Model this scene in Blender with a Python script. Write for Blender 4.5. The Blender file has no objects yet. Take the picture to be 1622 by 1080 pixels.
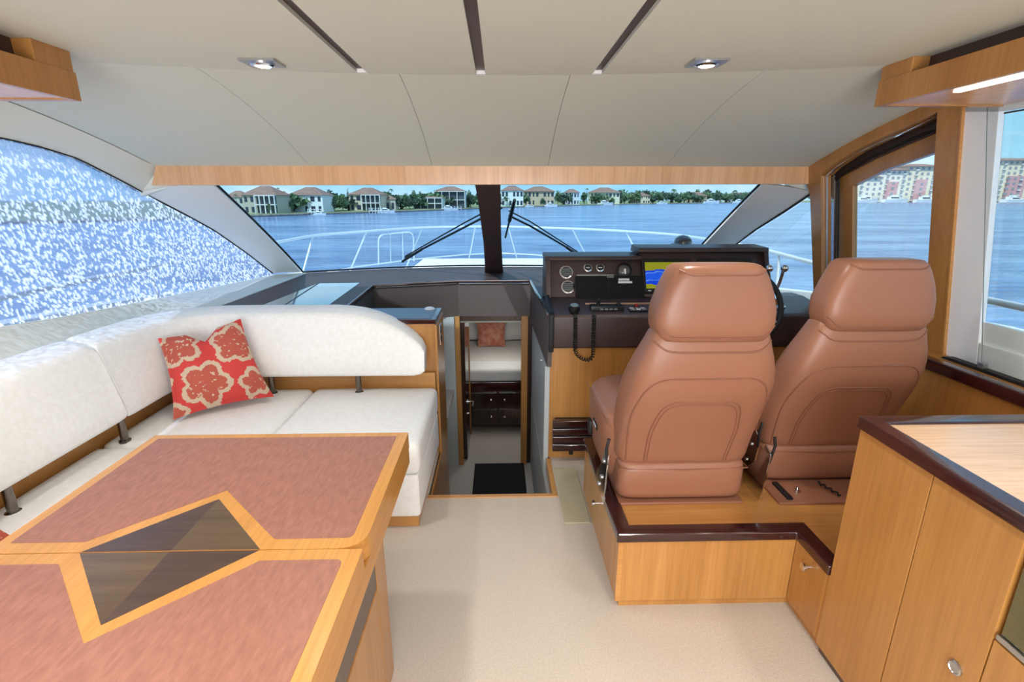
import bpy, bmesh, math, random
from mathutils import Vector, Matrix
from mathutils.bvhtree import BVHTree
from math import sin, cos, pi, radians as R
random.seed(7)
S = bpy.context.scene
COL = S.collection

# ------------------------------------------------------------------ camera
cam_d = bpy.data.cameras.new('camera'); cam = bpy.data.objects.new('camera', cam_d); COL.objects.link(cam)
S.camera = cam
FPX = 790.0
cam_d.sensor_width = 36.0; cam_d.lens = FPX / 1622 * 36.0; cam_d.clip_start = 0.05; cam_d.clip_end = 6000
PIT, YAW = R(15.8304), R(1.3952)
F = Vector((sin(YAW) * cos(PIT), cos(YAW) * cos(PIT), -sin(PIT)))
RT = Vector((cos(YAW), -sin(YAW), 0)); UP = RT.cross(F)
m = Matrix((RT, UP, -F)).transposed().to_4x4(); m.translation = Vector((0, 0, 1.6)); cam.matrix_world = m

# ------------------------------------------------------------------ colour helpers
def lin(c):
    c = c / 255.0
    return c / 12.92 if c <= 0.04045 else ((c + 0.055) / 1.055) ** 2.4
def rgb(r, g, b): return (lin(r), lin(g), lin(b), 1.0)

# ------------------------------------------------------------------ world, sun, exposure
S.view_settings.view_transform = 'Standard'; S.view_settings.look = 'None'
S.view_settings.gamma = 1.0; S.view_settings.use_curve_mapping = False
S.view_settings.exposure = 0.0
LAMP = 1.0            # strength of the interior lamps, seen and added
w = bpy.data.worlds.new('sky'); S.world = w; w.use_nodes = True
nt = w.node_tree; nt.nodes.clear()
def N(nt, t, **k):
    n = nt.nodes.new(t)
    for a, b in k.items():
        if a in n.inputs: n.inputs[a].default_value = b
        else: setattr(n, a, b)
    return n
wo = N(nt, 'ShaderNodeOutputWorld'); bg = N(nt, 'ShaderNodeBackground'); bg.inputs['Strength'].default_value = 1.35
tc = N(nt, 'ShaderNodeTexCoord'); sx = N(nt, 'ShaderNodeSeparateXYZ'); cr = N(nt, 'ShaderNodeValToRGB')
nt.links.new(tc.outputs['Generated'], sx.inputs[0]); nt.links.new(sx.outputs['Z'], cr.inputs[0])
e = cr.color_ramp.elements
e[0].position = 0.0; e[0].color = rgb(178, 222, 240); e[1].position = 1.0; e[1].color = rgb(112, 168, 226)
x = e.new(0.12); x.color = rgb(160, 212, 240); x = e.new(0.4); x.color = rgb(140, 194, 236)
mp = N(nt, 'ShaderNodeMapping'); mp.inputs['Scale'].default_value = (1.5, 1.5, 5)
ns = N(nt, 'ShaderNodeTexNoise'); ns.inputs['Scale'].default_value = 2.6; ns.inputs['Detail'].default_value = 7; ns.inputs['Roughness'].default_value = .6
nt.links.new(tc.outputs['Generated'], mp.inputs[0]); nt.links.new(mp.outputs[0], ns.inputs['Vector'])
c2 = N(nt, 'ShaderNodeValToRGB'); c2.color_ramp.elements[0].position = .46; c2.color_ramp.elements[1].position = .68
nt.links.new(ns.outputs['Fac'], c2.inputs[0])
mx = N(nt, 'ShaderNodeMixRGB'); mx.inputs['Color2'].default_value = rgb(244, 248, 250)
nt.links.new(c2.outputs[0], mx.inputs['Fac']); nt.links.new(cr.outputs[0], mx.inputs['Color1'])
nt.links.new(mx.outputs[0], bg.inputs['Color']); nt.links.new(bg.outputs[0], wo.inputs[0])
sd = bpy.data.lights.new('sun', 'SUN'); sd.energy = 4.5; sd.angle = R(1.0); sd.color = (1, .96, .9)
so = bpy.data.objects.new('sun', sd); COL.objects.link(so); so.location = (0, -5, 12)
so.rotation_euler = Vector((-.28, -.50, .82)).to_track_quat('Z', 'Y').to_euler()

# added fill light at the aft doorway, tilted up to brighten the ceiling
ad_ = bpy.data.lights.new('aft_fill', 'AREA'); ad_.shape = 'RECTANGLE'; ad_.size = 2.8; ad_.size_y = 1.9; ad_.energy = 150; ad_.color = (.97, .98, 1)
ao_ = bpy.data.objects.new('aft_fill', ad_); COL.objects.link(ao_); ao_.location = (-.05, -3.15, .98); ao_.rotation_euler = (R(90 + 12), 0, 0)

# ------------------------------------------------------------------ mesh helpers
BASE = {}       # world location of the thing that a child belongs to
def setp(o, label=None, cat=None, group=None, kind=None):
    if label: o['label'] = label
    if cat: o['category'] = cat
    if group: o['group'] = group
    if kind: o['kind'] = kind
    return o
def thing(name, label, cat, loc, group=None, kind=None):
    o = bpy.data.objects.new(name, None); COL.objects.link(o); o.empty_display_size = .05
    o.location = loc; BASE[o.name] = Vector(loc)
    return setp(o, label, cat, group, kind)
def put(name, verts, faces, mat, parent=None, smooth=False, label=None):
    """world-space vertices -> ONE mesh object (child of parent, or top-level with its origin at the base)"""
    vs = [Vector(v) for v in verts]
    if parent is not None: o0 = BASE[parent.name]
    else:
        o0 = Vector(((min(v.x for v in vs) + max(v.x for v in vs)) / 2, (min(v.y for v in vs) + max(v.y for v in vs)) / 2, min(v.z for v in vs)))
    me = bpy.data.meshes.new(name)
    me.from_pydata([v - o0 for v in vs], [], faces)
    bm = bmesh.new(); bm.from_mesh(me); bmesh.ops.recalc_face_normals(bm, faces=bm.faces)
    if smooth:
        for f in bm.faces: f.smooth = True
    bm.to_mesh(me); bm.free()
    if mat: me.materials.append(mat)
    if smooth and smooth is not True: me.set_sharp_from_angle(angle=R(smooth))
    o = bpy.data.objects.new(name, me); COL.objects.link(o); BASE[o.name] = o0
    if parent is not None: o.parent = parent
    else: o.location = o0
    if label: o['label'] = label
    return o
def putbm(name, bm, mat, parent=None, smooth=False, label=None):
    bm.verts.ensure_lookup_table(); bm.verts.index_update()
    v = [x.co.copy() for x in bm.verts]; f = [[q.index for q in p.verts] for p in bm.faces]; bm.free()
    return put(name, v, f, mat, parent, smooth, label)
def bevelbm(bm, b, seg=2):
    if b > 0: bmesh.ops.bevel(bm, geom=bm.edges[:], offset=b, segments=seg, profile=.6, affect='EDGES', clamp_overlap=True)
def boxbm(x, y, z, bevel=0.0, seg=2, bm=None):
    bm = bm or bmesh.new()
    r = bmesh.ops.create_cube(bm, size=1)
    for v in r['verts']:
        v.co = Vector(((x[0] + x[1]) / 2 + v.co.x * (x[1] - x[0]), (y[0] + y[1]) / 2 + v.co.y * (y[1] - y[0]), (z[0] + z[1]) / 2 + v.co.z * (z[1] - z[0])))
    if bevel:
        bmesh.ops.bevel(bm, geom=list({ed for v in r['verts'] for ed in v.link_edges}), offset=bevel, segments=seg, profile=.6, affect='EDGES', clamp_overlap=True)
    return bm
def box(name, x, y, z, mat, parent=None, bevel=.003, seg=2, label=None):
    return putbm(name, boxbm(x, y, z, bevel, seg), mat, parent, 35 if bevel > .004 else False, label)
def prism(name, poly, ax, a, b, mat, parent=None, bevel=0, seg=2, smooth=False, label=None, fn=None):
    """2D polygon extruded along ax from a to b. ax x: poly=(y,z); y: (x,z); z: (x,y)"""
    def mk(p, t):
        return Vector((t, p[0], p[1])) if ax == 'x' else Vector((p[0], t, p[1])) if ax == 'y' else Vector((p[0], p[1], t))
    bm = bmesh.new(); n = len(poly)
    A = [bm.verts.new(mk(p, a)) for p in poly]; B = [bm.verts.new(mk(p, b)) for p in poly]
    bm.faces.new(A); bm.faces.new(B[::-1])
    for i in range(n): bm.faces.new((A[i], B[i], B[(i + 1) % n], A[(i + 1) % n]))
    bmesh.ops.recalc_face_normals(bm, faces=bm.faces)
    if bevel: bevelbm(bm, bevel, seg)
    if fn:
        for v in bm.verts: v.co = fn(v.co)
    return putbm(name, bm, mat, parent, smooth or (35 if bevel > .004 else False), label)
def tubegeo(pts, r, n=8, closed=False, off=0):
    pts = [Vector(p) for p in pts]; k = len(pts); V = []; Fc = []
    up = None
    for i in range(k):
        if closed: t = (pts[(i + 1) % k] - pts[i - 1])
        else: t = pts[min(i + 1, k - 1)] - pts[max(i - 1, 0)]
        t.normalize()
        if up is None: up = t.orthogonal().normalized()
        up = (up - t * up.dot(t));
        if up.length < 1e-6: up = t.orthogonal()
        up.normalize(); s = t.cross(up)
        rr = r[i] if isinstance(r, (list, tuple)) else r
        for j in range(n):
            a = 2 * pi * j / n; V.append(pts[i] + (up * cos(a) + s * sin(a)) * rr)
    for i in range(k if closed else k - 1):
        for j in range(n):
            a = i * n + j; b = i * n + (j + 1) % n; i2 = (i + 1) % k
            Fc.append((a + off, b + off, i2 * n + (j + 1) % n + off, i2 * n + j + off))
    if not closed:
        Fc.append(tuple(off + j for j in range(n))[::-1]); Fc.append(tuple(off + (k - 1) * n + j for j in range(n)))
    return V, Fc
def tube(name, pts, r, mat, parent=None, n=8, closed=False, label=None):
    V, Fc = tubegeo(pts, r, n, closed); return put(name, V, Fc, mat, parent, 50, label)
def tubes(name, lists, r, mat, parent=None, n=8, label=None, closed=False):
    V = []; Fc = []
    for p in lists:
        a, b = tubegeo(p, r, n, closed, len(V)); V += a; Fc += b
    return put(name, V, Fc, mat, parent, 50, label)
def loft(name, rings, mat, parent=None, smooth=True, closed=True, cap=True, label=None):
    V = [v for r in rings for v in r]; n = len(rings[0]); Fc = []
    for i in range(len(rings) - 1):
        for j in range(n if closed else n - 1):
            Fc.append((i * n + j, i * n + (j + 1) % n, (i + 1) * n + (j + 1) % n, (i + 1) * n + j))
    if cap and closed: Fc.append(tuple(range(n))[::-1]); Fc.append(tuple((len(rings) - 1) * n + j for j in range(n)))
    return put(name, V, Fc, mat, parent, smooth, label)
def lathe(name, prof, c, axis, mat, parent=None, n=20, label=None, smooth=40):
    """prof: list of (radius, height) along axis"""
    ax = Vector(axis).normalized(); u = ax.orthogonal().normalized(); v = ax.cross(u); c = Vector(c); V = []; Fc = []
    for r, h in prof:
        for j in range(n):
            a = 2 * pi * j / n; V.append(c + ax * h + (u * cos(a) + v * sin(a)) * max(r, 1e-4))
    for i in range(len(prof) - 1):
        for j in range(n): Fc.append((i * n + j, i * n + (j + 1) % n, (i + 1) * n + (j + 1) % n, (i + 1) * n + j))
    Fc.append(tuple(range(n))[::-1]); Fc.append(tuple((len(prof) - 1) * n + j for j in range(n)))
    return put(name, V, Fc, mat, parent, smooth, label)
def sq(hx, hy, n=3.5, k=32):
    out = []
    for i in range(k):
        a = 2 * pi * i / k; c, s = cos(a), sin(a)
        out.append((hx * math.copysign(abs(c) ** (2 / n), c), hy * math.copysign(abs(s) ** (2 / n), s)))
    return out
def grid(name, fn, nu, nv, mat, parent=None, thick=0, smooth=True, label=None):
    V = [Vector(fn(i / nu, j / nv)) for i in range(nu + 1) for j in range(nv + 1)]
    q = lambda i, j: i * (nv + 1) + j
    Fc = [(q(i, j), q(i + 1, j), q(i + 1, j + 1), q(i, j + 1)) for i in range(nu) for j in range(nv)]
    if thick:
        n0 = len(V); t = Vector(thick); V += [v + t for v in V]
        Fc += [tuple(a + n0 for a in f)[::-1] for f in Fc]
        rim = [q(i, 0) for i in range(nu)] + [q(nu, j) for j in range(nv)] + [q(i, nv) for i in range(nu, 0, -1)] + [q(0, j) for j in range(nv, 0, -1)]
        for a, b in zip(rim, rim[1:] + rim[:1]): Fc.append((a, b, b + n0, a + n0))
        return put(name, V, Fc, mat, parent, 40, label)
    return put(name, V, Fc, mat, parent, smooth, label)
def interp(pts, x):
    if x <= pts[0][0]: return pts[0][1]
    for (a, b), (c, d) in zip(pts, pts[1:]):
        if x <= c: return b + (d - b) * (x - a) / (c - a)
    return pts[-1][1]
def arc(pts, rad, seg=5, closed=False):
    """round the corners of a polyline of 2D/3D points"""
    P = [Vector(p) for p in pts]; n = len(P); out = []
    for i in range(n):
        if not closed and i in (0, n - 1): out.append(P[i]); continue
        a, b, c = P[i - 1], P[i], P[(i + 1) % n]
        r = rad[i] if isinstance(rad, (list, tuple)) else rad
        if r <= 0: out.append(b); continue
        d1 = (a - b); d2 = (c - b); r1 = min(r, d1.length * .49, d2.length * .49)
        s, t = b + d1.normalized() * r1, b + d2.normalized() * r1
        for k in range(seg + 1):
            u = k / seg; out.append(s * (1 - u) ** 2 + b * 2 * u * (1 - u) + t * u * u)
    return out

# ------------------------------------------------------------------ materials
def base(name):
    m = bpy.data.materials.new(name); m.use_nodes = True; nt = m.node_tree; nt.nodes.clear()
    o = N(nt, 'ShaderNodeOutputMaterial'); p = N(nt, 'ShaderNodeBsdfPrincipled'); nt.links.new(p.outputs[0], o.inputs[0])
    return m, nt, p, o
def bump(nt, p, src, dist=.002, st=.5):
    b = N(nt, 'ShaderNodeBump'); b.inputs['Distance'].default_value = dist; b.inputs['Strength'].default_value = st
    nt.links.new(src, b.inputs['Height']); nt.links.new(b.outputs[0], p.inputs['Normal'])
def mat(name, col, rough=.5, metal=0, spec=.5, var=None, vscale=30, bmp=0, bscale=200, coat=0, stretch=(1, 1, 1), emit=None, es=0):
    """plain or softly mottled material (object space noise), optional fine relief"""
    m, nt, p, o = base(name)
    p.inputs['Base Color'].default_value = rgb(*col); p.inputs['Roughness'].default_value = rough; p.inputs['Metallic'].default_value = metal
    p.inputs['Specular IOR Level'].default_value = spec; p.inputs['Coat Weight'].default_value = coat; p.inputs['Coat Roughness'].default_value = .08
    tc = N(nt, 'ShaderNodeTexCoord')
    mp = N(nt, 'ShaderNodeMapping'); mp.inputs['Scale'].default_value = stretch; nt.links.new(tc.outputs['Object'], mp.inputs[0])
    if var:
        ns = N(nt, 'ShaderNodeTexNoise', Scale=vscale, Detail=5.0, Roughness=.6); nt.links.new(mp.outputs[0], ns.inputs['Vector'])
        r = N(nt, 'ShaderNodeValToRGB'); r.color_ramp.elements[0].position = .35; r.color_ramp.elements[1].position = .68
        r.color_ramp.elements[0].color = rgb(*var); r.color_ramp.elements[1].color = rgb(*col)
        nt.links.new(ns.outputs['Fac'], r.inputs[0]); nt.links.new(r.outputs[0], p.inputs['Base Color'])
    if bmp:
        nb = N(nt, 'ShaderNodeTexNoise', Scale=bscale, Detail=3.0); nt.links.new(mp.outputs[0], nb.inputs['Vector'])
        bump(nt, p, nb.outputs['Fac'], bmp, .6)
    if emit: p.inputs['Emission Color'].default_value = rgb(*emit); p.inputs['Emission Strength'].default_value = es
    return m
def wood(name, c1, c2, c3, grain='z', rough=.3, coat=.25, band=7.0, fine=90, plank=0):
    """veneer: broad soft figure + fine pores stretched along the grain axis"""
    m, nt, p, o = base(name)
    tc = N(nt, 'ShaderNodeTexCoord')
    def st(a, b):
        s = [a, a, a]; s['xyz'.index(grain)] = b; mp = N(nt, 'ShaderNodeMapping'); mp.inputs['Scale'].default_value = s
        nt.links.new(tc.outputs['Object'], mp.inputs[0]); return mp.outputs[0]
    n1 = N(nt, 'ShaderNodeTexNoise', Scale=1.0, Detail=3.0, Roughness=.5, Distortion=.3); nt.links.new(st(band, band * .06), n1.inputs['Vector'])
    n2 = N(nt, 'ShaderNodeTexNoise', Scale=1.0, Detail=6.0, Roughness=.7); nt.links.new(st(fine, fine * .035), n2.inputs['Vector'])
    r = N(nt, 'ShaderNodeValToRGB'); e = r.color_ramp.elements; e[0].position = .3; e[0].color = rgb(*c1); e[1].position = .72; e[1].color = rgb(*c3)
    q = e.new(.5); q.color = rgb(*c2)
    nt.links.new(n1.outputs['Fac'], r.inputs[0])
    r2 = N(nt, 'ShaderNodeValToRGB'); r2.color_ramp.elements[0].position = .3; r2.color_ramp.elements[0].color = (.62, .56, .5, 1); r2.color_ramp.elements[1].position = .6; r2.color_ramp.elements[1].color = (1.06, 1.06, 1.06, 1)
    nt.links.new(n2.outputs['Fac'], r2.inputs[0])
    mx = N(nt, 'ShaderNodeMixRGB', blend_type='MULTIPLY'); mx.inputs['Fac'].default_value = .45
    nt.links.new(r.outputs[0], mx.inputs['Color1']); nt.links.new(r2.outputs[0], mx.inputs['Color2'])
    nt.links.new(mx.outputs[0], p.inputs['Base Color'])
    p.inputs['Roughness'].default_value = rough; p.inputs['Coat Weight'].default_value = coat; p.inputs['Coat Roughness'].default_value = .12
    bump(nt, p, n2.outputs['Fac'], .0004, .25)
    return m
def glass(name, tint, refl=.08, rough=.0):
    m = bpy.data.materials.new(name); m.use_nodes = True; nt = m.node_tree; nt.nodes.clear()
    o = N(nt, 'ShaderNodeOutputMaterial'); t = N(nt, 'ShaderNodeBsdfTransparent'); t.inputs[0].default_value = rgb(*tint)
    g = N(nt, 'ShaderNodeBsdfGlossy'); g.inputs['Roughness'].default_value = rough; mx = N(nt, 'ShaderNodeMixShader'); mx.inputs[0].default_value = refl
    nt.links.new(t.outputs[0], mx.inputs[1]); nt.links.new(g.outputs[0], mx.inputs[2]); nt.links.new(mx.outputs[0], o.inputs[0])
    return m
OAK = ((168, 114, 56), (180, 126, 65), (192, 138, 77))
M = {}
M['oak'] = wood('oak_veneer', *OAK)
M['oak_x'] = wood('oak_veneer_lying', (190, 132, 68), (198, 142, 78), (206, 152, 88), 'x')
M['oak_y'] = wood('oak_veneer_fore_aft', *OAK, grain='y')
M['oak_pale'] = wood('pale_oak_beam', (214, 162, 114), (222, 172, 124), (230, 182, 136), 'z', band=16)
M['border'] = wood('table_border_maple', (206, 142, 62), (214, 151, 70), (222, 160, 80), 'y', rough=.38)
M['border_x'] = wood('table_border_maple_x', (224, 150, 58), (232, 160, 66), (238, 170, 76), 'x', rough=.25)
M['pale_top'] = wood('pale_cabinet_top', (220, 176, 132), (228, 186, 144), (234, 194, 154), 'x', rough=.22, coat=.5)
M['walnut_a'] = wood('walnut_light', (88, 66, 42), (98, 76, 50), (110, 86, 58), 'x', rough=.3, band=30)
M['walnut_b'] = wood('walnut_dark', (72, 50, 38), (80, 57, 44), (88, 64, 50), 'x', rough=.3, band=40)
M['mahog'] = wood('dark_red_rim', (46, 14, 16), (54, 18, 20), (64, 22, 24), 'x', rough=.16, coat=.7)
M['ceil'] = mat('ceiling_vinyl', (204, 207, 194), .75, bmp=.0006, bscale=260)
M['lining'] = mat('side_lining_vinyl', (220, 223, 214), .6, bmp=.0004, bscale=200)
M['pillar'] = mat('pillar_vinyl', (234, 232, 226), .5)
M['strip'] = mat('dark_strip', (70, 52, 44), .4)
M['carpet'] = mat('cream_carpet', (214, 202, 188), .95, var=(200, 187, 172), vscale=140, bmp=.004, bscale=420)
M['carpet_l'] = mat('lower_carpet', (196, 188, 178), .95, bmp=.004, bscale=420)
M['mat_beige'] = mat('woven_beige_mat', (196, 190, 158), .9, var=(184, 176, 146), vscale=250, bmp=.003, bscale=500)
M['mat_black'] = mat('black_mat', (20, 20, 22), .9, bmp=.003, bscale=500)
M['sofa'] = mat('white_chenille', (250, 250, 248), .85, var=(243, 242, 238), vscale=45, bmp=.0012, bscale=240)
M['leather'] = mat('tan_leather', (152, 103, 78), .36, spec=.5, var=(151, 101, 77), vscale=12, bmp=.00035, bscale=520)
M['piping'] = mat('tan_piping', (136, 88, 66), .5)
M['inlay'] = mat('table_leather', (172, 116, 95), .45, var=(152, 99, 80), vscale=75, bmp=.0003, bscale=400, stretch=(1, .28, 1))
M['dash'] = mat('brown_dash_vinyl', (66, 50, 48), .42, bmp=.0004, bscale=500)
M['dash_top'] = mat('dash_top_wood', (84, 66, 62), .5, spec=.3, var=(76, 58, 54), vscale=6)
M['band'] = mat('brown_band_leather', (86, 74, 70), .55, bmp=.0004, bscale=500)
M['chrome'] = mat('chrome', (220, 220, 224), .12, 1)
M['dark_chrome'] = mat('dark_chrome', (120, 112, 104), .15, 1)
M['steel'] = mat('brushed_steel', (190, 190, 190), .3, 1)
M['black'] = mat('black_plastic', (18, 18, 20), .4)
M['rubber'] = mat('black_rubber', (14, 14, 15), .6)
M['fabric_black'] = mat('black_cover_fabric', (14, 13, 13), .9, bmp=.001, bscale=300)
M['white'] = mat('white_gelcoat', (236, 238, 236), .35)
M['white_panel'] = mat('white_window_lining', (244, 247, 250), .4)
M['grey_panel'] = mat('grey_door_panel', (178, 184, 184), .5)
M['wenge'] = wood('dark_wenge_gloss', (44, 28, 22), (54, 34, 28), (62, 42, 34), 'z', rough=.2, coat=.5)
M['linen'] = mat('grey_bed_linen', (190, 186, 182), .9, bmp=.002, bscale=120)
M['linen_white'] = mat('white_sheet', (216, 216, 216), .9, bmp=.002, bscale=40)
M['label'] = mat('white_label', (230, 230, 236), .6)
M['lamp'] = mat('lamp_glow', (255, 250, 235), .5, emit=(255, 246, 226), es=6)
M['glass'] = glass('clear_side_glass', (240, 247, 248), .04)
M['screen_glass'] = glass('tinted_windscreen', (200, 226, 240), .03)
M['glass_edge'] = mat('glass_edge_trim', (120, 130, 130), .3)
M['inner_glass'] = glass('inner_pane', (250, 252, 252), .02)
M['mirrorglass'] = glass('sliding_pane', (200, 212, 225), .3)

# ================================================================== SETTING
def xr(z, off=0.0): return 1.85 - .165 * (z - 1.75) + off       # leaning starboard side
def xl(z): return -2.12
def struct(o): o['kind'] = 'structure'; return o
def sroot(name, loc=(0, 0, 0)):
    o = bpy.data.objects.new(name, None); COL.objects.link(o); o.location = loc; o.empty_display_size = .05; BASE[o.name] = Vector(loc); o['kind'] = 'structure'; return o

# --- saloon floor with the companionway cut out
fl = sroot('floor', (0, 0, 0))
def slab(name, poly, z0, z1, m, parent, **k): return prism(name, poly, 'z', z0, z1, m, parent, **k)
box('carpet', (-2.3, 2.3), (-3.2, 2.44), (-.06, 0), M['carpet'], fl, 0)
box('carpet', (.31, 2.3), (2.44, 4.2), (-.06, 0), M['carpet'], fl, 0)
box('carpet', (-2.3, -.41), (2.44, 4.2), (-.06, 0), M['carpet'], fl, 0)
for n, a, b in (('sill_plank', (-.41, .315), (2.44, 2.468)), ('sill_plank', (.287, .315), (2.468, 2.86))):
    box(n, a, b, (-.08, .006), M['oak_x'], fl, .002)
# lower cabin floor
lf = struct(box('floor_lower', (-1.2, 1.2), (2.4, 6.9), (-.82, -.75), M['carpet_l'], None, 0))
for i in (0, 1):
    st = struct(box('step', (-.37, .27), (2.5 + .26 * i, 2.77 + .26 * i), (-.75, -.25 - .25 * i), M['oak_x'], None, .004)); st.name = 'trim_%d' % (11 + i)

# --- ceiling
ce = sroot('ceiling', (0, 0, 2.05))
def yf(x): return 2.08 - .085 * (x + .07) ** 2
strips = (-.502, -.066, .366); hw = .017
edges = [-2.04] + [v for s in strips for v in (s - hw, s + hw)] + [1.88]
for a, b in zip(edges[0::2], edges[1::2]):
    grid('ceiling_panel', lambda u, v, a=a, b=b: (a + (b - a) * u, -3.2 + (yf(a + (b - a) * u) + 3.2) * v, 2.05), 14, 8, M['ceil'], ce, (0, 0, .02))
for s in strips:
    box('dark_slat', (s - hw, s + hw), (-3.2, yf(s) - .012), (2.062, 2.08), M['strip'], ce, 0)
    box('slat_end_cap', (s - hw, s + hw), (yf(s) - .02, yf(s) + .004), (2.05, 2.07), M['white'], ce, 0)
def slope(x, t, za=0):
    y0 = yf(x) + .001; y = y0 + (3.11 - y0) * t
    return (x, y, 2.05 - .12 * t - .145 * t * t)
seams_a = [-2.04, -1.07, -.37, .27, .967, 1.87]; seams_b = [-2.04, -1.105, -.392, .288, .987, 1.87]
for k in range(5):
    def fn(u, v, k=k):
        a = seams_a[k] + (seams_b[k] - seams_a[k]) * v + .001; b = seams_a[k + 1] + (seams_b[k + 1] - seams_a[k + 1]) * v - .001
        p = slope(a + (b - a) * u, v); return (p[0], p[1], p[2] - .0)
    grid('sloped_panel', fn, 12, 16, M['ceil'], ce, (0, .004, .02))
grid('ceiling_backing', lambda u, v: (-2.06 + 3.98 * u, -3.2 + 6.35 * v, 2.12 - .3 * max(0, v - .82) / .18), 2, 20, M['ceil'], ce, (0, 0, .03))

# --- beam over the windscreen
struct(prism('trim_1', [(-1.985, 1.79), (1.842, 1.80), (1.875, 1.69), (-2.03, 1.68)], 'y', 3.10, 3.16, M['oak_pale'], None, .002))
struct(prism('trim_7', [(-2.13, 1.80), (-1.93, 1.80), (-1.90, 1.685), (-2.13, 1.62)], 'y', 3.14, 3.20, M['lining'], None, 0))
struct(prism('trim_8', [(1.96, 1.80), (1.80, 1.80), (1.78, 1.685), (1.96, 1.60)], 'y', 3.165, 3.22, M['lining'], None, 0))
# --- windscreen
TOPZ = 1.69
def wsx(v): return -1.70 + (-1.79 + 1.70) * v, 1.60 + (1.66 - 1.60) * v
def ws(u, v):
    a, b = wsx(v); x = a + (b - a) * u; s = (x + .06) / 1.7
    yb = 5.03 - .43 * s * s; yt = 3.17 + .12 * (1 - s * s)
    y = yt + (yb - yt) * v; return Vector((x, y, TOPZ + (.965 - TOPZ) * (.93 * v + .07 * v * v)))
wr = sroot('window_1', (0, 4.6, .95))
for a, b in ((0, .488), (.502, 1)):
    grid('windscreen_glass', lambda u, v, a=a, b=b: ws(a + (b - a) * u, v), 16, 12, M['screen_glass'], wr)
tubes('windscreen_gasket', [[ws(0, i / 12) for i in range(13)], [ws(i / 24, 1) for i in range(25)], [ws(1, i / 12) for i in range(13)]], .008, M['rubber'], wr, 6)
mu = struct(loft('trim_2', [[Vector((x, y, z)) for x, y in ((c - h, yy), (c + h, yy), (c + h, yy + .10), (c - h, yy + .10))]
    for c, h, yy, z in ((-.070, .077, 3.12, 1.70), (-.066, .073, 3.35, 1.6), (-.058, .072, 4.1, 1.26), (-.054, .080, 4.50, 1.03), (-.054, .086, 4.62, .945))], M['dash'], None, False))

# --- A-pillars (surface between the windscreen edge and the side glass)
LC = [(2.327, 1.853), (2.503, 1.835), (2.706, 1.801), (2.938, 1.72), (3.217, 1.615), (3.566, 1.488), (3.848, 1.378), (4.268, 1.173), (4.71, .935)]
RC = [(3.10, 1.64), (3.45, 1.509), (3.79, 1.39), (4.17, 1.236), (4.5, 1.08), (4.75, .95)]
def curveL(t):
    y = 3.13 + (4.72 - 3.13) * t; return Vector((-2.12, y, interp(LC, y)))
def curveR(t):
    y = 3.10 + (4.75 - 3.10) * t; z = interp(RC, y); return Vector((xr(z, .03), y, z))
def bez(a, b, s, push): p = a.lerp(b, s); return p + push * (4 * s * (1 - s))
struct(grid('wall_left_pillar', lambda u, v: bez(curveL(v), ws(-.006, v), u, Vector((.01, -.015, .01))), 6, 16, M['pillar'], None, (-.01, .05, .01)))
struct(grid('wall_right_pillar', lambda u, v: bez(ws(1.006, v), curveR(v), u, Vector((-.01, -.015, .01))), 6, 16, M['pillar'], None, (.01, .05, .01)))
# header closing the windscreen top behind the beam
struct(grid('trim_3', lambda u, v: (-2.1 + 4.03 * u, 3.15 + .2 * v, 1.695 + .06 * v), 2, 2, M['pillar'], None, (0, 0, .06)))

# --- port side: lining above the glass, glass, sill lining, wall below
wl = sroot('wall_left', (-2.12, 0, 0))
SL = [(-3.2, 1.16), (2.08, 1.078), (2.412, 1.049), (2.829, 1.021), (3.728, .972), (4.672, .918), (4.8, .91)]
UPL = [(-3.2, 1.86)] + LC
def ceilz(y, x=-2.0):
    y0 = yf(x) + .004
    if y < y0: return 2.05
    t = min(1, (y - y0) / (3.11 - y0)); return 2.05 - .12 * t - .145 * t * t
grid('upper_lining', lambda u, v: ((lambda y: Vector((-2.12 + (.13 if v else 0) * v, y, interp(UPL, y) + (ceilz(y) - .004 - interp(UPL, y)) * v)))(-3.2 + 6.34 * u)), 60, 3, M['lining'], wl, (-.03, 0, 0))
prism('lower_wall', [(-3.2, -.1), (4.8, -.1)] + [(y, z) for y, z in SL[::-1]], 'x', -2.16, -2.12, M['lining'], wl)
grid('sill_ledge', lambda u, v: ((lambda y: Vector((-2.125 + (.36 if y > 3.0 else .12) * v, y, (interp(SL, y) + .004) * (1 - v) + (.955 if y > 3 else interp(SL, y) - .12) * v)))(-3.2 + 7.95 * u)), 60, 2, M['lining'], wl, (0, 0, -.01))
yy = [2.08 + (4.70 - 2.08) * i / 30 for i in range(31)]
wd = sroot('window_2', (-2.13, 2.5, 1.3))
edge = [Vector((-2.122, -2.6, 1.15)), Vector((-2.122, -2.6, 1.86))] + [Vector((-2.122, y, interp(UPL, y))) for y in [-1, .5, 1.5] + yy] + [Vector((-2.122, y, interp(SL, y))) for y in yy[::-1]]
tube('window_gasket', [Vector((-2.118, y, interp(UPL, y))) for y in [-2.6, -1, .5, 1.5] + yy], [.004] * 18 + [.007] * 17, M['rubber'], wd, 6)

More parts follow.
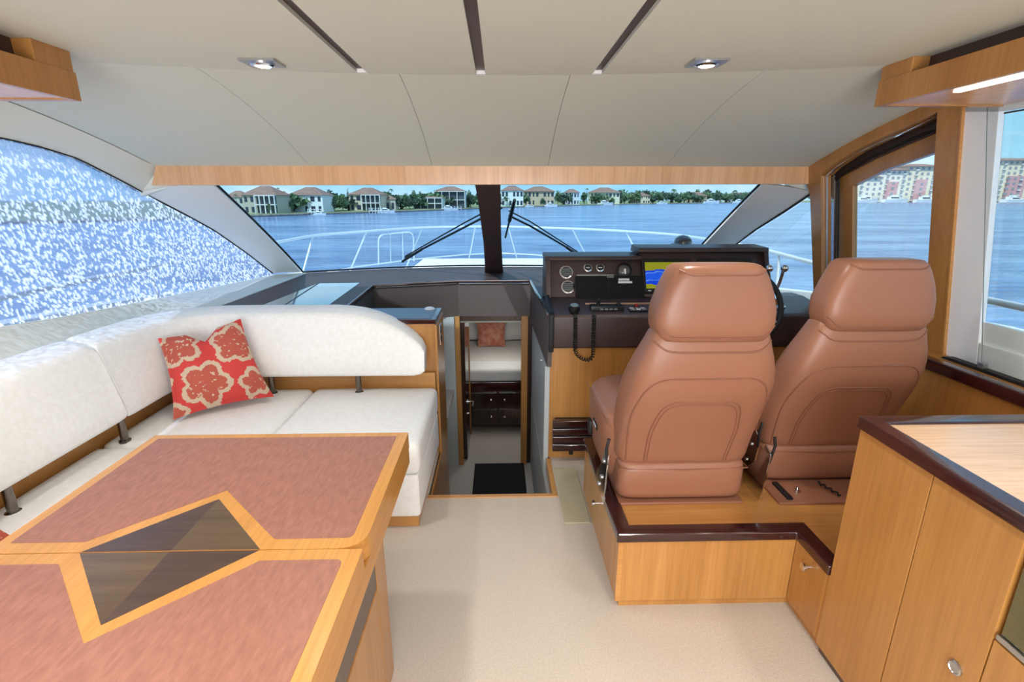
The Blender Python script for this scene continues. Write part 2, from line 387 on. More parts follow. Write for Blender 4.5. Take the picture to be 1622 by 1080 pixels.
# --- speckled crazed port glass
m, nt, p, o = base('crazed_water_streaked_glass')
nt.nodes.remove(p)
tc = N(nt, 'ShaderNodeTexCoord'); masks = []
for ang, sc_, th_ in ((-30, (1, 62, 22), .27), (-12, (1, 70, 26), .24), (-52, (1, 54, 24), .21)):
    mp = N(nt, 'ShaderNodeMapping'); mp.vector_type = 'POINT'; mr = N(nt, 'ShaderNodeMapping'); mr.inputs['Rotation'].default_value = (R(ang), 0, 0); mp.inputs['Scale'].default_value = sc_
    nt.links.new(tc.outputs['Object'], mr.inputs[0]); nt.links.new(mr.outputs[0], mp.inputs[0])
    wn = N(nt, 'ShaderNodeTexNoise', Scale=.5, Detail=2.0); nt.links.new(mp.outputs[0], wn.inputs['Vector'])
    va = N(nt, 'ShaderNodeVectorMath', operation='MULTIPLY_ADD'); va.inputs[1].default_value = (0, 1.6, 1.0); nt.links.new(wn.outputs['Color'], va.inputs[0]); nt.links.new(mp.outputs[0], va.inputs[2])
    vo = N(nt, 'ShaderNodeTexVoronoi', feature='F1', Scale=1.0); nt.links.new(va.outputs[0], vo.inputs['Vector'])
    r1 = N(nt, 'ShaderNodeValToRGB'); r1.color_ramp.elements[0].position = th_; r1.color_ramp.elements[0].color = (1, 1, 1, 1); r1.color_ramp.elements[1].position = th_ + .12; r1.color_ramp.elements[1].color = (0, 0, 0, 1)
    nt.links.new(vo.outputs['Distance'], r1.inputs[0]); masks.append(r1.outputs[0])
mx1 = N(nt, 'ShaderNodeMath', operation='MAXIMUM'); nt.links.new(masks[0], mx1.inputs[0]); nt.links.new(masks[1], mx1.inputs[1])
mm = N(nt, 'ShaderNodeMath', operation='MAXIMUM'); nt.links.new(mx1.outputs[0], mm.inputs[0]); nt.links.new(masks[2], mm.inputs[1])
ad = N(nt, 'ShaderNodeMath', operation='MULTIPLY_ADD'); ad.inputs[1].default_value = .82; ad.inputs[2].default_value = .14; nt.links.new(mm.outputs[0], ad.inputs[0])
tr = N(nt, 'ShaderNodeBsdfTransparent'); tr.inputs[0].default_value = rgb(204, 216, 236)
tl = N(nt, 'ShaderNodeBsdfTranslucent'); tl.inputs[0].default_value = (.97, .98, 1, 1)
mxs = N(nt, 'ShaderNodeMixShader'); nt.links.new(ad.outputs[0], mxs.inputs[0]); nt.links.new(tr.outputs[0], mxs.inputs[1]); nt.links.new(tl.outputs[0], mxs.inputs[2]); nt.links.new(mxs.outputs[0], o.inputs[0])
M['crazed'] = m
prism('crazed_glass', [(v.y, v.z) for v in edge], 'x', -2.134, -2.130, M['crazed'], wd)

# --- starboard side
wrr = sroot('wall_right', (1.9, 0, 0))
def tilt(co, off=0): return Vector((xr(co.z) + (co.x), co.y, co.z))
# wooden door surround: outline with an opening, built as four mitred boards leaning with the wall
AO = [(3.17, 1.80), (2.983, 1.846), (2.721, 1.932), (2.506, 1.994), (2.358, 2.03), (2.09, 2.045)]
AI = [(2.98, 1.733), (2.90, 1.775), (2.72, 1.838), (2.50, 1.888), (2.35, 1.92), (2.205, 1.95)]
ds = sroot('trim_4', (1.9, 2.6, .93))
prism('surround_head', AO + AI[::-1], 'x', 0, .07, M['oak'], ds, .0015, fn=tilt)
prism('surround_post', [(3.17, 1.80), (2.98, 1.733), (2.965, .90), (3.04, .90), (3.085, 1.62)], 'x', 0, .06, M['oak'], ds, .0015, fn=tilt)
prism('surround_post', [(2.09, 2.045), (2.205, 1.95), (2.20, .90), (2.09, .90)], 'x', 0, .05, M['oak'], ds, .0015, fn=tilt)
prism('surround_edge', [(2.09, 2.045), (2.09, .90), (2.082, .90), (2.082, 2.045)], 'x', -.004, .05, M['oak_x'], ds, 0, fn=tilt)
# chrome and black liner of the opening
lin_path = [(2.968, .93), (2.973, 1.727)] + [(y, z - .006) for y, z in AI[1:-1]] + [(2.207, 1.942), (2.203, .93)]
def pt(yz, off): return Vector((xr(yz[1], off), yz[0], yz[1]))
tube('chrome_liner', [pt(q, .03) for q in lin_path], .009, M['chrome'], ds, 6)
lin2 = [(2.958, .93), (2.963, 1.70)] + [(y, z - .035) for y, z in AI[1:-1]] + [(2.214, 1.90), (2.214, .93)]
tube('black_track', [pt(q, .075) for q in lin2], .007, M['rubber'], ds, 6)
dr = sroot('door_1', (2.0, 2.6, .93))
prism('door_head', [(3.10, 1.70), (3.05, 1.78), (2.66, 1.90), (2.33, 1.97), (2.10, 1.99), (2.12, 1.83), (2.33, 1.80), (2.62, 1.745), (2.86, 1.672), (3.03, 1.60)], 'x', .10, .13, M['oak'], dr, .0015, fn=tilt)
prism('door_soffit', [(3.10, 1.66), (3.10, 1.80), (2.66, 1.92), (2.10, 2.02), (2.10, 1.93), (2.30, 1.885), (2.66, 1.805), (2.96, 1.72)], 'x', .088, .098, M['strip'], dr, 0, fn=tilt)
prism('door_stile', [(3.0, 1.72), (2.857, 1.70), (2.84, .93), (2.98, .93)], 'x', .101, .13, M['oak'], dr, .0015, fn=tilt)
prism('door_stile', [(2.22, 1.87), (2.12, 1.87), (2.12, .93), (2.22, .93)], 'x', .101, .13, M['oak'], dr, .0015, fn=tilt)
prism('door_rail', [(2.22, 1.10), (2.84, 1.10), (2.84, .93), (2.22, .93)], 'x', .101, .13, M['oak'], dr, .0015, fn=tilt)
prism('door_glass', [(2.22, 1.83), (2.5, 1.79), (2.857, 1.69), (2.84, 1.08), (2.22, 1.08)], 'x', .114, .118, M['glass'], dr, 0, fn=tilt)
prism('sliding_pane', [(3.045, 1.70), (2.955, 1.735), (2.945, .93), (3.04, .93)], 'x', .062, .068, M['mirrorglass'], dr, 0, fn=tilt)
tube('seal_strip', [Vector((xr(z, .085), 2.948, z)) for z in (.93, 1.3, 1.72)], .005, M['rubber'], dr, 6)
for z in (1.55, 1.36, 1.15):
    lathe('latch_bolt', [(.012, 0), (.012, .012), (.006, .02)], (xr(z, .05), 3.0, z), (-1, 0, 0), M['chrome'], dr, 10)
# white window lining aft of the door, window, sill
prism('lining_post', [(2.085, 2.04), (1.945, 2.04), (1.935, .93), (2.085, .93)], 'x', .008, .032, M['white_panel'], wrr, .002, fn=tilt)
prism('lining_head', [(2.085, 2.04), (2.085, 1.93), (1.945, 1.91), (-3.2, 1.91), (-3.2, 2.04)], 'x', .008, .03, M['white_panel'], wrr, 0, fn=tilt)
prism('lining_sill', [(1.938, 1.118), (1.938, .93), (-3.2, .93), (-3.2, 1.118)], 'x', .02, .04, M['white'], wrr, 0, fn=tilt)
prism('lining_sill_step', [(1.932, 1.03), (1.932, .93), (-3.2, .93), (-3.2, 1.03)], 'x', .008, .06, M['white'], wrr, .003, fn=tilt)
prism('lower_wall', [(3.2, .93), (-3.2, .93), (-3.2, -.1), (3.2, -.1)], 'x', 2.02, 2.06, M['oak'], wrr)
prism('lower_wall', [(3.15, -.1), (4.3, -.1), (4.3, .80), (3.15, .90)], 'x', 2.02, 2.06, M['white'], wrr)
wn3 = sroot('window_3', (1.98, 1, 1.2))
prism('side_glass', [(1.985, 1.91), (1.978, 1.11), (-2.6, 1.11), (-2.6, 1.91)], 'x', .034, .038, M['glass'], wn3, 0, fn=tilt)
tube('side_gasket', [Vector((xr(z, .03), y, z)) for y, z in ((-2.6, 1.112), (1.938, 1.112), (1.945, 1.905), (-2.6, 1.905))], .003, M['rubber'], wn3, 6, True)
prism('inner_sliding_glass', [(1.955, 1.96), (1.875, .955), (.6, .955), (.6, 1.96)], 'x', -.03, -.025, M['inner_glass'], wn3, 0, fn=tilt)
tube('inner_glass_edge', [Vector((xr(z, -.028), y, z)) for y, z in ((1.955, 1.96), (1.875, .96))], .0018, M['glass_edge'], wn3, 6)
box('inner_glass_clip', (1.945, 1.965), (1.86, 1.885), (.93, .965), M['steel'], wn3, .003)
prism('inner_glass_track', [(2.05, .93), (2.04, .938), (2.02, .942), (-1, .942), (-1, .93)], 'x', 1.94, 1.975, M['rubber'], wn3)
wn4 = sroot('window_4', (1.95, 3.8, 1.2))
prism('quarter_glass', [(3.10, 1.64)] + RC[1:] + [(3.08, .92)], 'x', .05, .055, M['glass'], wn4, 0, fn=tilt)
tube('quarter_gasket', [Vector((xr(z, .025), y, z)) for y, z in RC], .008, M['rubber'], wn4, 6)
# aft bulkhead: open doorway to the cockpit between two side walls
struct(box('wall_back_port', (-2.2, -1.5), (-3.25, -3.2), (0, 2.06), M['oak'], None, 0)); struct(box('wall_back_starboard', (1.4, 2.2), (-3.25, -3.2), (0, 2.06), M['oak'], None, 0))

# ================================================================== DASH AND COMPANIONWAY
dt = thing('dashboard', 'dark brown dashboard shelf under the windscreen around the stairwell', 'dashboard', (0, 4.3, .95))
inner = [(.285, 2.87), (.252, 4.12), (-.35, 4.13), (-1.0, 3.92), (-.965, 3.02)]
def dashmesh():
    left = [(-1.775, 3.02), (-1.79, 3.5), (-1.80, 4.0), (-1.80, 4.62)]
    fr = [(ws(i / 12, 1).x, ws(i / 12, 1).y + .03) for i in range(13)]
    right = [(1.97, 4.5), (1.97, 3.2), (.30, 3.2), (.30, 2.87)]
    poly = inner + left + fr[1:] + right
    return prism('dash_top', poly, 'z', .92, .95, M['dash_top'], dt)
dashmesh()
tube('dash_edge_trim', [Vector((x, y, .948)) for x, y in inner], .011, M['mahog'], dt, 6)
for k, (pp, mm_) in enumerate((([(-1.482, 4.02), (-1.135, 4.04), (-1.105, 3.10), (-1.30, 3.10)], 'inlay_r'), ([(-1.49, 4.0), (-1.315, 3.10), (-1.56, 3.10), (-1.50, 3.9)], 'inlay_l'))):
    pass
M['inlay_r'] = mat('blue_grey_glass_inlay', (96, 150, 172), .06, spec=.9, coat=1)
M['inlay_l'] = mat('green_grey_glass_inlay', (82, 112, 112), .1, spec=.9, coat=1)
prism('glass_inlay', [(-1.45, 4.02), (-1.135, 4.04), (-1.09, 3.08), (-1.36, 3.08)], 'z', .945, .9525, M['inlay_r'], dt, .001, label='pale blue glass panel let into the dash')
prism('glass_inlay', [(-1.465, 4.0), (-1.372, 3.08), (-1.52, 3.08)], 'z', .945, .9525, M['inlay_l'], dt, .001, label='green grey glass panel let into the dash')
# stairwell walls
sw = sroot('wall_front', (0, 4.15, 0))
for a, b, z0 in ((inner[0], inner[1], .62), (inner[1], inner[2], .65), (inner[2], inner[3], .65), (inner[3], inner[4], .65)):
    A, B = Vector((*a, 0)), Vector((*b, 0)); d = (B - A).normalized(); nrm = Vector((d.y, -d.x, 0)) * .025
    V = [Vector((p.x, p.y, z)) for z in (z0, .935) for p in (A, B, B + nrm, A + nrm)]
    put('stairwell_band', V, [(0, 1, 2, 3), (4, 5, 6, 7), (0, 1, 5, 4), (1, 2, 6, 5), (2, 3, 7, 6), (3, 0, 4, 7)], M['band'], sw)
tubes('metal_bead', [[Vector((-.34, 4.122, .93)), Vector((.24, 4.112, .93))], [Vector((-.36, 4.122, .93)), Vector((-.98, 3.925, .93))]], .004, M['steel'], sw, 6)
box('bulkhead_panel', (-1.2, -.40), (4.14, 4.17), (-.75, .65), M['wenge'], sw, 0)
box('bulkhead_panel', (.235, 1.2), (4.14, 4.17), (-.75, .65), M['wenge'], sw, 0)
struct(box('wall_stairs_right', (.27, .30), (2.46, 4.14), (-.75, -.085), M['grey_panel'], None, 0))
ws1 = sroot('wall_stairs_upper', (.285, 3.5, 0))
box('grey_wall_panel', (.272, .302), (2.88, 3.53), (-.1, .62), M['grey_panel'], ws1, .002); box('grey_wall_panel', (.272, .302), (3.534, 4.13), (-.1, .62), M['grey_panel'], ws1, .002)
lathe('wall_stud', [(.008, 0), (.008, .006), (.004, .012)], (.272, 3.1, .59), (-1, 0, 0), M['chrome'], ws1, 10)
struct(box('wall_stairs_left', (-.53, -.50), (3.32, 4.13), (-.75, .64), M['grey_panel'], None, 0)); struct(box('wall_stairs_return', (-.50, -.388), (4.10, 4.135), (-.75, .648), M['grey_panel'], None, .002))
struct(box('wall_stairs_near', (-.41, .31), (2.41, 2.437), (-.75, -.062), M['oak_x'], None, 0))
dj = sroot('trim_5', (0, 4.14, -.75))
box('door_jamb', (-.387, -.344), (4.115, 4.20), (-.75, .65), M['oak'], dj, .002); box('door_jamb', (.181, .235), (4.115, 4.20), (-.75, .65), M['oak'], dj, .002)
box('door_header', (-.344, .181), (4.135, 4.20), (.605, .65), M['wenge'], dj, .002)
d2 = sroot('door_2', (-.33, 4.2, -.75))
box('door_leaf', (-.345, -.312), (4.21, 4.72), (-.74, .60), M['wenge'], d2, .002)
box('door_edge', (-.347, -.305), (4.721, 4.765), (-.74, .60), M['oak'], d2, .002)
tube('door_handle', arc([(-.312, 4.40, -.24), (-.26, 4.40, -.24), (-.26, 4.30, -.24)], .015), .008, M['chrome'], d2, 8)
lathe('door_rosette', [(.02, 0), (.02, .006)], (-.312, 4.40, -.24), (1, 0, 0), M['chrome'], d2, 14); lathe('door_lock', [(.011, 0), (.011, .012)], (-.312, 4.40, -.36), (1, 0, 0), M['chrome'], d2, 12)
box('door_closer', (-.31, -.27), (4.24, 4.32), (.53, .62), M['white'], d2, .006)
# cabin beyond
struct(box('wall_cabin_left', (-1.2, -1.17), (4.2, 6.8), (-.75, .575), M['grey_panel'], None, 0)); struct(box('wall_cabin_right', (1.17, 1.2), (4.2, 6.8), (-.75, .575), M['grey_panel'], None, 0))
struct(box('ceiling_cabin', (-1.2, 1.2), (4.205, 6.8), (.575, .598), M['ceil'], None, 0)); struct(box('wall_cabin_front', (-1.2, 1.2), (6.6, 6.63), (-.75, .575), M['linen'], None, 0))
bed = thing('cabin_bed', 'low double bed with grey quilt seen through the stairwell doorway', 'bed', (0, 5.6, -.75))
box('bed_base', (-.85, .85), (4.82, 6.6), (-.70, -.30), M['wenge'], bed, .005); box('bed_rail', (-.87, .87), (4.80, 6.6), (-.30, -.20), M['mahog'], bed, .008)
for x0 in (-.5, -.02, .46):
    for z0 in (-.68, -.49):
        dw = box('drawer', (x0, x0 + .46), (4.80, 4.825), (z0, z0 + .175), M['wenge'], bed, .002)
        for kx in (x0 + .06, x0 + .40): lathe('drawer_knob', [(.008, 0), (.012, .012), (.004, .016)], (kx, 4.80, z0 + .10), (0, -1, 0), M['chrome'], dw, 10)
box('sheet_fold', (-.84, .84), (4.80, 5.25), (-.20, -.055), M['linen_white'], bed, .05, 4, label='white folded sheet at the foot of the bed')
box('quilt', (-.845, .845), (5.05, 6.06), (-.19, -.035), M['linen'], bed, .05, 4)
box('headboard', (-.86, .86), (6.06, 6.2), (-.2, .55), M['linen'], bed, .03, 3)
def pillow(name, corners, thick, m, label, cat, notch=0, group=None, pinch=.09, n=18):
    c = [Vector(q) for q in corners]   # BL, BR, TR, TL
    nrm = ((c[1] - c[0]).cross(c[3] - c[0])).normalized(); V = []; Fc = []
    for sgn in (1, -1):
        for i in range(n + 1):
            for j in range(n + 1):
                u, v = i / n, j / n; U = 2 * u - 1; W = 2 * v - 1
                s = 1 - pinch * (1 - U * U) * abs(W) ** 3; t = 1 - pinch * (1 - W * W) * abs(U) ** 3
                u2, v2 = .5 + U * t / 2, .5 + W * s / 2
                v2 -= notch * max(0, 1 - abs(U) * 2.6) * max(0, v) ** 2
                p = c[0] * (1 - u2) * (1 - v2) + c[1] * u2 * (1 - v2) + c[2] * u2 * v2 + c[3] * (1 - u2) * v2
                h = thick * (max(0, (1 - U ** 2)) * max(0, (1 - W ** 2))) ** .42
                h *= 1 - .35 * max(0, 1 - abs(U) * 3) * v if notch else 1
                V.append(p + nrm * h * sgn)
    k = (n + 1) ** 2; q = lambda i, j: i * (n + 1) + j
    for i in range(n):
        for j in range(n):
            f = (q(i, j), q(i + 1, j), q(i + 1, j + 1), q(i, j + 1)); Fc.append(f); Fc.append(tuple(a + k for a in f)[::-1])
    o = put(name, V, Fc, m, None, True)
    bm = bmesh.new(); bm.from_mesh(o.data); bmesh.ops.remove_doubles(bm, verts=bm.verts, dist=.0006); bm.to_mesh(o.data); bm.free()
    return setp(o, label, cat, group)
pillow('bed_pillow', [(-.66, 5.76, -.03), (-.06, 5.76, -.03), (-.06, 5.96, .30), (-.66, 5.96, .30)], .09, M['linen'], 'grey pillow upright against the headboard, mostly left of the red cushion', 'pillow')
pillow('bed_pillow', [(-.04, 5.76, -.03), (.56, 5.76, -.03), (.56, 5.96, .32), (-.04, 5.96, .32)], .09, M['linen'], 'grey pillow upright on the bed to the right of the red cushion', 'pillow')
M['redcush'] = mat('red_beige_print', (150, 66, 52), .8, var=(176, 130, 106), vscale=14)
pillow('bed_cushion', [(-.26, 5.52, -.035), (.06, 5.52, -.035), (.07, 5.68, .24), (-.29, 5.68, .24)], .06, M['redcush'], 'small red and beige cushion on the bed in the forward cabin', 'cushion')
ml = thing('cabin_fill_light', 'small round fill light added in the forward cabin ceiling', 'lamp', (0, 5.0, .55))  # unseen lamp, added to brighten the cabin
lathe('bezel', [(.05, 0), (.05, .015), (.03, .018)], (0, 5.0, .574), (0, 0, -1), M['chrome'], ml)
ld = bpy.data.lights.new('cabin_fill', 'AREA'); ld.shape = 'DISK'; ld.size = .3; ld.energy = 3.2 * LAMP; ld.color = (1, .95, .88)
lo = bpy.data.objects.new('cabin_fill', ld); COL.objects.link(lo); lo.location = (0, 4.9, .55)
setp(box('black_doormat', (-.24, .21), (3.42, 4.12), (-.75, -.738), M['mat_black'], None, .003), 'black mat on the lower floor at the cabin door', 'mat')
setp(box('woven_mat', (.325, .46), (2.20, 2.74), (0, .006), M['mat_beige'], None, .002), 'woven beige mat in front of the footrest beside the helm plinth', 'mat')

# ================================================================== SOFA
sf = thing('corner_sofa', 'white corner sofa with chrome back posts behind the dining table', 'sofa', (-1.2, 2.5, 0))
prism('plinth', [(-.42, 2.20), (-.42, 2.97), (-2.10, 2.97), (-2.10, -.6), (-1.35, -.6), (-1.35, 2.20)], 'z', 0, .065, M['oak_x'], sf, .002)
prism('upholstered_base', [(-.405, 2.175), (-.40, 2.95), (-1.95, 2.95), (-1.95, -.6), (-1.25, -.6), (-1.25, 2.175)], 'z', .065, .30, M['sofa'], sf, .025, 3)
def cushion(name, x, y, z, m, parent, r=.05, puff=.015, label=None):
    bm = boxbm(x, y, z, r, 4)
    bmesh.ops.subdivide_edges(bm, edges=[e for e in bm.edges if e.calc_length() > .15], cuts=6, use_grid_fill=True)
    cx, cy = (x[0] + x[1]) / 2, (y[0] + y[1]) / 2
    for v in bm.verts:
        if v.co.z > z[1] - r * .5:
            a = (v.co.x - cx) / ((x[1] - x[0]) / 2); b = (v.co.y - cy) / ((y[1] - y[0]) / 2)
            v.co.z += puff * max(0, 1 - a * a) * max(0, 1 - b * b) + .002 * sin(v.co.x * 40) * sin(v.co.y * 31)
    return putbm(name, bm, m, parent, True, label)
cushion('seat_cushion', (-1.155, -.395), (2.17, 2.95), (.30, .47), M['sofa'], sf, .045)
cushion('seat_cushion', (-1.93, -1.16), (2.21, 2.95), (.30, .468), M['sofa'], sf, .045)
cushion('seat_cushion', (-1.93, -1.22), (.9, 2.20), (.30, .468), M['sofa'], sf, .045)
cushion('seat_cushion', (-1.93, -1.22), (-.6, .895), (.30, .468), M['sofa'], sf, .045)
prism('back_board', [(-.41, 2.951), (-.41, 2.978), (-2.10, 2.978), (-2.10, -.6), (-1.94, -.6), (-1.94, 2.951)], 'z', .05, .56, M['oak_x'], sf, .002)
# backrests swept along a path: station = (inner bottom point, outward unit, height factor)
def backrest(name, path, hts, zb=.59, H=.375, th=.15, lean=.09):
    rings = []; P = [Vector((*p, 0)) for p in path]; n = len(P)
    for i, p in enumerate(P):
        t = (P[min(i + 1, n - 1)] - P[max(i - 1, 0)]).normalized(); out = Vector((-t.y, t.x, 0))
        h, z0, tk = hts[i]
        rr = []
        for (a, b) in [(.12, 0), (.06, .015), (.0, .06), (0, .25), (.0, .5), (.0, .75), (.01, .90), (.06, .965), (.14, .985), (.4, 1.02), (.75, 1.05), (.92, 1.04), (1.0, .98), (1.02, .8), (1.0, .4), (1.0, .05), (.9, 0), (.5, 0)]:
            z = zb + z0 + b * H * h
            rr.append(p + out * (a * th * tk + lean * b * h) + Vector((0, 0, z)))
        rings.append(rr)
    return loft(name, rings, M['sofa'], sf, 60)
def endround(n, L, k0, k1):  # soften both ends
    return [(1, 0, 1)] * n
p1 = [(-1.78, y) for y in (-.6, 0, .6, 1.2, 1.7, 2.1, 2.2, 2.235, 2.245)]
backrest('backrest', p1, [(1, 0, 1)] * 6 + [(1, 0, 1), (.985, .003, .96), (.93, .012, .85)])
p2 = [(-1.78, 2.255), (-1.78, 2.265), (-1.78, 2.30), (-1.78, 2.5), (-1.775, 2.62), (-1.755, 2.71), (-1.70, 2.77), (-1.62, 2.797), (-1.5, 2.80), (-1.2, 2.80), (-1.0, 2.80), (-.90, 2.80), (-.82, 2.80), (-.74, 2.80), (-.66, 2.80), (-.58, 2.80), (-.52, 2.80), (-.475, 2.80), (-.45, 2.80)]
h2 = [(.93, .012, .85), (.985, .003, .96)] + [(1, 0, 1)] * 8 + [(1, 0, 1), (.985, 0, 1), (.955, 0, 1), (.90, 0, 1), (.82, 0, .98), (.71, 0, .95), (.60, .0, .9), (.47, .01, .8), (.32, .03, .62)]
backrest('backrest', p2, h2)
for x, y in ((-1.83, 1.67), (-1.83, 2.25), (-1.83, .9), (-1.38, 2.86), (-.86, 2.86)):
    lathe('chrome_post', [(.026, 0), (.026, .01), (.017, .016), (.017, .12), (.022, .125), (.022, .14)], (x, y, .465), (0, 0, 1), M['dark_chrome'], sf, 16)

# --- patterned red cushion
m, nt, p, o = base('red_floral_cushion')
p.inputs['Roughness'].default_value = .75
tc = N(nt, 'ShaderNodeTexCoord'); nz = N(nt, 'ShaderNodeTexNoise', Scale=55.0, Detail=4.0); nt.links.new(tc.outputs['Object'], nz.inputs['Vector'])
def vdot(vec, axis):
    d = N(nt, 'ShaderNodeVectorMath', operation='DOT_PRODUCT'); nt.links.new(vec, d.inputs[0]); d.inputs[1].default_value = axis; return d.outputs['Value']
def mth(op, a, b=None, c=None, clamp=False):
    n = N(nt, 'ShaderNodeMath', operation=op, use_clamp=clamp)
    for i, v in enumerate((a, b, c)):
        if v is None: continue
        if hasattr(v, 'links'): nt.links.new(v, n.inputs[i])
        else: n.inputs[i].default_value = v
    return n.outputs[0]
PC = [Vector((-1.70, 2.42, .50)), Vector((-1.295, 2.69, .515)), Vector((-1.475, 2.80, .95)), Vector((-1.835, 2.62, .885))]
ux = (PC[1] - PC[0]).normalized(); nv = (PC[1] - PC[0]).cross(PC[3] - PC[0]).normalized(); uy = nv.cross(ux)
pu = vdot(tc.outputs['Object'], ux); pv = vdot(tc.outputs['Object'], uy)
nzs = mth('SUBTRACT', nz.outputs['Fac'], .5)
best = None
for (cx, cy, r0, ph) in ((-.13, .33, .105, .3), (.13, .29, .11, 1.1), (-.04, .10, .115, 2.0), (.19, .06, .08, .5), (.09, .47, .075, 0), (-.24, .16, .055, 1.5), (-.20, -.02, .06, .9), (.25, .45, .06, .2)):
    dx = mth('SUBTRACT', pu, cx); dy = mth('SUBTRACT', pv, cy)
    d = mth('SQRT', mth('ADD', mth('MULTIPLY', dx, dx), mth('MULTIPLY', dy, dy)))
    an = mth('ARCTAN2', dy, dx); lobe = mth('MULTIPLY_ADD', mth('ABSOLUTE', mth('SINE', mth('MULTIPLY_ADD', an, 2.5, ph))), .30 * r0, r0 * .80)
    rel = mth('SUBTRACT', mth('ADD', d, mth('MULTIPLY', nzs, .035)), lobe)
    best = rel if best is None else mth('MINIMUM', best, rel)
ring = mth('MULTIPLY', mth('LESS_THAN', best, 0), mth('GREATER_THAN', best, -.024)); ins = mth('LESS_THAN', best, -.024)
spk = mth('MULTIPLY', ins, mth('GREATER_THAN', nz.outputs['Fac'], .62))
c1 = N(nt, 'ShaderNodeMixRGB'); c1.inputs[1].default_value = rgb(208, 62, 58); c1.inputs[2].default_value = rgb(186, 86, 68); nt.links.new(ins, c1.inputs[0])
c2_ = N(nt, 'ShaderNodeMixRGB'); c2_.inputs[2].default_value = rgb(206, 182, 156); nt.links.new(c1.outputs[0], c2_.inputs[1]); nt.links.new(mth('MAXIMUM', ring, spk), c2_.inputs[0])
nt.links.new(c2_.outputs[0], p.inputs['Base Color']); bump(nt, p, nz.outputs['Fac'], .0008, .4)
M['floral'] = m
cu = pillow('floral_cushion', PC, .075, M['floral'], 'red square cushion with beige flowers leaning in the sofa corner', 'cushion', notch=.13, n=26)
pillow('floral_cushion', [(-1.70, 1.02, .52), (-1.565, 1.42, .535), (-1.70, 1.37, .86), (-1.82, .99, .83)], .06, M['floral'], 'red cushion cut by the left edge, behind the table corner', 'cushion')

# ================================================================== DINING TABLE
tb = thing('dining_table', 'folding dining table with leather panels and walnut diamond', 'table', (-.86, 1.12, 0))
X0, X1, YF, YM, YA = -1.342, -.363, 1.797, 1.1205, .444
def leaf(sy, top=True):
    a = YM + .0015 * sy; b = YF if sy > 0 else YA
    pts = [Vector((X0, a)), Vector((X1, a)), Vector((X1, b)), Vector((X0, b))]
    return arc(pts, [0, .075, .006, .006] if sy > 0 else [0, .006, .006, .006], 6, True)
for sy in (1, -1):
    L = box if False else None
    o = prism('table_leaf', [tuple(q) for q in leaf(sy)], 'z', .655, .72, M['border'], tb, .003)
    cy = lambda y: YM + sy * (y - YM)
    fr = [(-1.309, 1.765), (-.403, 1.765), (-.403, 1.162), (-.612, 1.162), (-.862, 1.402), (-1.112, 1.162), (-1.309, 1.162)]
    pl = [(x_, YM + sy * (y_ - YM)) for x_, y_ in fr]
    pl = [tuple(q) for q in arc([Vector(q) for q in pl], [.006, .006, .02, .006, .003, .006, .006], 4, True)]
    prism('leather_panel', pl, 'z', .7185, .7208, M['inlay'], o, .0006)
    T = (-.862, YM + sy * .235); Lf = (-1.092, YM + sy * .002); Rg = (-.632, YM + sy * .002); Cc = (-.862, YM + sy * .002)
    prism('walnut_veneer', [Lf, Cc, T], 'z', .7185, .7206, M['walnut_b' if sy > 0 else 'walnut_a'], o, .0004, label='walnut veneer triangle with %s grain' % ('dark' if sy > 0 else 'light'))
    prism('walnut_veneer', [Cc, Rg, T], 'z', .7185, .7206, M['walnut_a' if sy > 0 else 'walnut_b'], o, .0004, label='walnut veneer triangle with %s grain' % ('light' if sy > 0 else 'dark'))
prism('lower_leaf', [(X0 + .002, YA + .002), (X1 - .002, YA + .002), (X1 - .002, YF - .002), (X0 + .002, YF - .002)], 'z', .588, .653, M['border'], tb, .003)
ped = box('pedestal', (-1.25, -.39), (.56, 1.39), (0, .588), M['oak'], tb, .003)
box('dark_frieze', (-.392, -.386), (.56, 1.345), (.45, .585), M['walnut_b'], ped, .001)
box('pedestal_door', (-.392, -.384), (.60, 1.28), (.03, .445), M['oak'], ped, .002); box('corner_post', (-.40, -.384), (1.285, 1.392), (.0, .588), M['oak'], ped, .002)
box('finger_slot', (-.385, -.3825), (1.03, 1.05), (.18, .34), M['strip'], ped, .0005); box('brass_pull', (-.384, -.381), (1.052, 1.058), (.18, .34), mat('brass', (200, 150, 60), .3, 1), ped, .0005)

# ================================================================== SIDE CABINET BEHIND THE SOFA
sc = thing('sideboard_cabinet', 'tall oak cabinet with blue glass top beside the stairwell', 'cabinet', (-.7, 3.15, 0))
box('body', (-1.3, -.40), (2.985, 3.315), (-.75, .865), M['oak'], sc, .002)
box('top', (-1.3, -.395), (2.98, 3.32), (.865, .895), M['mahog'], sc, .004)
M['blueglass'] = mat('blue_glass_top', (84, 100, 124), .3, spec=.4)
prism('glass_panel', [(-1.28, 3.0), (-.425, 3.0), (-.425, 3.30), (-1.28, 3.30)], 'z', .893, .898, M['blueglass'], sc, .001)
box('side_panel', (-.40, -.388), (2.47, 3.315), (-.70, -.002), M['oak'], sc, .001); box('side_panel', (-.40, -.388), (2.96, 3.315), (.0, .864), M['oak'], sc, .001)
sp = box('switch_plate', (-.389, -.383), (3.08, 3.16), (.70, .83), M['chrome'], sc, .003)
for z0 in (.72, .775): box('switch', (-.384, -.379), (3.10, 3.14), (z0, z0 + .035), M['black'], sp, .002)
lathe('round_cap', [(.035, 0), (.035, .006), (.02, .014)], (-.47, 3.27, .897), (0, 0, 1), M['white'], sc, 16, label='white round cap on the cabinet top')

